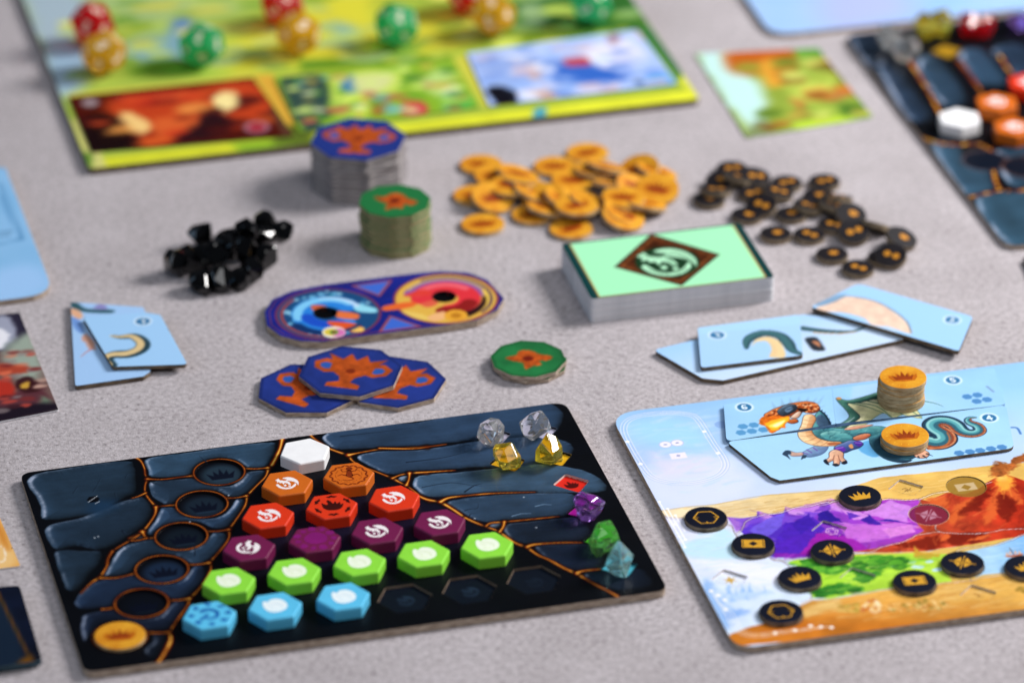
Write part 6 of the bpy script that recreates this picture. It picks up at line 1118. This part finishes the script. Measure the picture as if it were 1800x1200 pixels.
# back cave board
KZ = 2.2; kz = KZ / 1e3
k0 = np.array(at(1770, 434, kz)); k1 = np.array(at(1483, 62, kz)); kd = k1 - k0; KH = np.hypot(*kd) * 1e3; KANG = math.atan2(kd[1], kd[0]) - math.pi / 2
def art_cave2(s):
    s.C[:] = hexc('#080a10'); Q = lambda p: cp('S', p)
    for i, (p, b) in enumerate((([(800, 180), (960, 150), (1000, 300), (900, 330)], '#16263c'), ([(930, 320), (1010, 300), (1100, 420), (1200, 560), (1080, 570)], '#1d3350'), ([(1110, 330), (1200, 260), (1330, 400), (1360, 500), (1240, 500)], '#22405e'), ([(1320, 260), (1440, 240), (1560, 390), (1480, 410), (1390, 390)], '#24486a'), ([(1480, 240), (1640, 220), (1700, 360), (1600, 380)], '#1d3654'), ([(1190, 690), (1330, 690), (1360, 790), (1480, 820), (1500, 910), (1340, 930)], '#28506e'), ([(1500, 720), (1700, 720), (1700, 890), (1560, 880)], '#1c3c56'), ([(1400, 950), (1700, 930), (1750, 1200), (1560, 1180)], '#27506c'))): rock(s, Q(p), b, seed=40 + i, edge=2.0, k=.9)
    for p in ([(1080, 280), (1180, 440), (1240, 560)], [(1320, 290), (1420, 420), (1440, 480)], [(1520, 270), (1580, 360), (1640, 420)], [(1120, 650), (1250, 690), (1420, 690)], [(1490, 820), (1530, 910), (1700, 905)], [(1530, 910), (1380, 945)], [(1420, 690), (1480, 720)]): vein(s, Q(p), w=.9, we=1.4)
    q = s.L(Q([(1450, 770)]))[0]; s.disc(q, 9, '#0a1220', soft=.5); s.disc(q, 9, '#8a6a6a', soft=.5, ring=.8, alpha=.6)
    q = s.L(Q([(1640, 800)]))[0]; s.disc(q, 9, '#0a1220', soft=.5); s.disc(q, 9, '#8a4a2c', soft=.5, ring=.8, alpha=.6)
    s.fill(s.L(Q([(1190, 250), (1250, 215), (1340, 240), (1280, 280)])), '#a07a1c', soft=.6)
slab('cave_board', 'second dark rock cave board at the right edge, with gems along its back', 'game board', None, 0, KZ, art_cave2, 7, .9, 1.2, base='#080a10', ang=KANG, local=[(0, 0), (120, 0), (120, KH), (0, KH)], org=tuple(k0))
for k, c, lab in (('white', (1686, 212), 'plain white hexagon token on the cave board at the right edge'), ('orange', (1752, 184), 'orange hexagon token with pale spot, behind the white one at the right edge'), ('orange', (1783, 228), 'orange hexagon token in front of the other orange one at the right edge'), ('red', (1808, 150), 'red hexagon token cut off by the right edge, behind the orange ones')):
    x, y = at(c[0], c[1], (KZ + 4) / 1e3); t = thing('hexagon_token', lab, 'token', (x, y, (KZ - .0) / 1e3 + 3e-5), (0, 0, KANG + .3), 'hexagon tokens on the back cave board'); part('hexagon_body', TMESH[k], t)
    if k != 'white': part('emblem', EMB, t, (0, 0, 5.33e-3))
for k, c, seed, lab in (('clear', (1566, 72), 3, 'clear gem at the back left of the right-hand cave board'), ('clear', (1592, 92), 8, 'clear gem just in front of another at the right-hand cave board'), ('yellow', (1628, 50), 5, 'yellow gem on the right-hand cave board, left one'), ('yellow', (1655, 47), 12, 'yellow gem on the right-hand cave board, right one'), ('red', (1704, 46), 21, 'red gem on the right-hand cave board, left one'), ('red', (1727, 44), 14, 'red gem on the right-hand cave board, right one'), ('purple', (1793, 36), 17, 'violet gem at the far right of the back cave board')):
    x, y = at(c[0], c[1], (KZ + 4.5) / 1e3); o = link(bpy.data.objects.new('gem', gem_mesh('gem', 5.9e-3, seed, GM[k]))); o.location = (x, y, KZ / 1e3); o.rotation_euler = (0, 0, seed); tag(o, lab, 'gem', 'gems on the back cave board')
def art_sky(s):
    n = fbm(s.U0, s.V0, 30, 8)[..., None]; s.C = hexc('#8db8ec') * (1 - n) + hexc('#a9c4ea') * n
    s.px(cp('S', [(700, -100), (1000, -50), (1100, 60), (800, 140), (650, 80)]), '#a8b4e4', sm=3, soft=12)
slab('pale_blue_board', 'pale blue board cut off by the top right edge of the photo', 'game board', None, 0, 2.4, art_sky, [11, 1, 1, 11], 1.5, 2.0, ang=(lambda a, b: math.atan2(b[1] - a[1], b[0] - a[0]))(at(1405, 57, .0024), at(1800, 16, .0024)), local=[(0, 0), (180, 0), (180, 110), (0, 110)], org=at(1356, 62, .0024), base='#9cc0ee')
l0, l1 = np.array(at(95, 516, .0024)), np.array(at(-8, 250, .0024)); ld = l1 - l0; LA = math.atan2(ld[1], ld[0]) - math.pi / 2
def art_sky2(s):
    n = fbm(s.U0, s.V0, 24, 9)[..., None]; s.C = hexc('#7fb6e2') * (1 - n) + hexc('#97c4ec') * n; T_ = lambda p: cp('T', p)
    s.px(T_([(-40, 560), (120, 520), (210, 590), (100, 660), (-60, 680)]), '#9cc6f2', sm=3, soft=6); s.pline(T_([(0, 190), (50, 320), (95, 415), (0, 435)]), 1.2, '#5f96c4', soft=.6); s.pline(T_([(5, 240), (40, 330), (80, 420)]), .6, '#5088ba', soft=.5)
    s.pline(T_([(0, 390), (45, 385)]), 1.4, '#5f8cb4', soft=.8); s.pline(T_([(0, 405), (40, 400)]), .8, '#6a96bc', soft=.6)
slab('pale_blue_board', 'light blue board with rounded corner at the left edge', 'game board', None, 0, 2.4, art_sky2, [1, 12, 1, 1], 1.2, 1.6, ang=LA, local=[(-90, 0), (0, 0), (0, 110), (-90, 110)], org=tuple(l0), base='#8fc0ea')
def art_char(s):
    T_ = lambda p: cp('T', p); f = lambda p, c, soft=1.5, **k: s.px(T_(p), c, sm=3, soft=soft, warp=.8, ws=5, **k); s.C[:] = hexc('#6e5450')
    f([(-60, 700), (100, 700), (110, 830), (-40, 860)], '#2a2638'); f([(-20, 740), (40, 735), (60, 820), (0, 860)], '#9ca0b4'); f([(-10, 780), (30, 800), (20, 850), (-20, 850)], '#e8e8f0', 1.0); f([(30, 850), (130, 800), (170, 950), (100, 1000), (20, 920)], '#98a598', 3); f([(-40, 1000), (60, 1040), (150, 1000), (230, 1110), (100, 1130), (-40, 1150)], '#5a3038'); f([(-30, 920), (100, 930), (110, 960), (-20, 960)], '#a84430'); f([(-40, 980), (50, 1000), (60, 1040), (10, 1060), (-40, 1050)], '#b03024'); f([(70, 985), (130, 975), (165, 1025), (110, 1040), (70, 1020)], '#38181c', 1.0); f([(90, 1000), (115, 990), (125, 1015), (95, 1020)], '#c89a3c', .8); f([(170, 1050), (225, 1090), (235, 1110), (160, 1110)], '#6a7a68', 2); f([(-40, 1110), (200, 1080), (230, 1112), (-40, 1160)], '#1c1420', 2); s.speck(T_([(-30, 870), (130, 850), (210, 1080), (0, 1140)]), ['#b8463a', '#7a2c2c', '#c8a090', '#3a1c24', '#d86a4c', '#8a7c7c'], 26, 1.2, 75, soft=.9, stretch=1.8)
slab('picture_card', 'dark picture card with red armour at the left edge', 'card', [(-120, 567), (34, 549), (103, 720), (-40, 748)], 0, .8, art_char, .8, .7, 1.0, mat=PAPER[0])
def art_orange(s):
    s.C[:] = hexc('#e0a24c'); s.px([(-20, 900), (20, 950), (30, 990), (-20, 1000)], '#ecc07c', sm=3, soft=3); s.pline(cp('P', [(0, 620), (20, 640), (20, 680), (0, 690)]), .5, '#f8ecd8', sm=3, soft=.3); s.px(cp('P', [(-20, 520), (20, 560), (40, 640), (0, 600)]), '#d08430', sm=3, soft=2)
slab('picture_card', 'orange sand coloured card corner at the left edge', 'card', [(-160, 925), (-2, 906), (36, 994), (-120, 1014)], 0, .6, art_orange, .6, .7, 1.0, mat=PAPER[0])
def art_dark(s):
    s.C[:] = hexc('#0a1020'); s.C *= (.6 + .9 * fbm(s.U0, s.V0, 8, 2))[..., None]; s.px([(-20, 1060), (10, 1060), (45, 1160), (-20, 1170)], '#142234', sm=2, soft=2); s.pline([(-4, 1040), (20, 1090), (50, 1150)], .9, '#5a3c14', sm=3, soft=.5); s.px([(30, 1165), (55, 1150), (58, 1170)], '#6a4414', sm=2, soft=1.5)
DCE = mat_card('dark_card_edge', '#2c3e48', '#5a7280', 2000)
for i in range(4):
    dx = (-3, 3, -1, 2)[i]
    slab('dark_card', 'dark rock-patterned card on top of the small pile at the lower left edge' if i == 3 else 'dark card below the top one in the small pile at the lower left edge', 'card', [(-130 + dx, 1050 - i * 3), (30 + dx * 2, 1037 - i * 3), (72 + dx, 1168 - i * 3), (-90 + dx, 1192 - i * 3)], i * .9, .88, art_dark, 2.0, .8, 1.1, mat=DCE, group='pile of dark cards')
t1 = [(1797, 452), (1900, 440), (1930, 500), (1826, 515)]
slab('dark_card', 'dark piece barely entering at the right edge of the photo', 'card', t1, 0, 1.8, art_dark, 2.0, 1.2, 1.6, mat=DARKB)
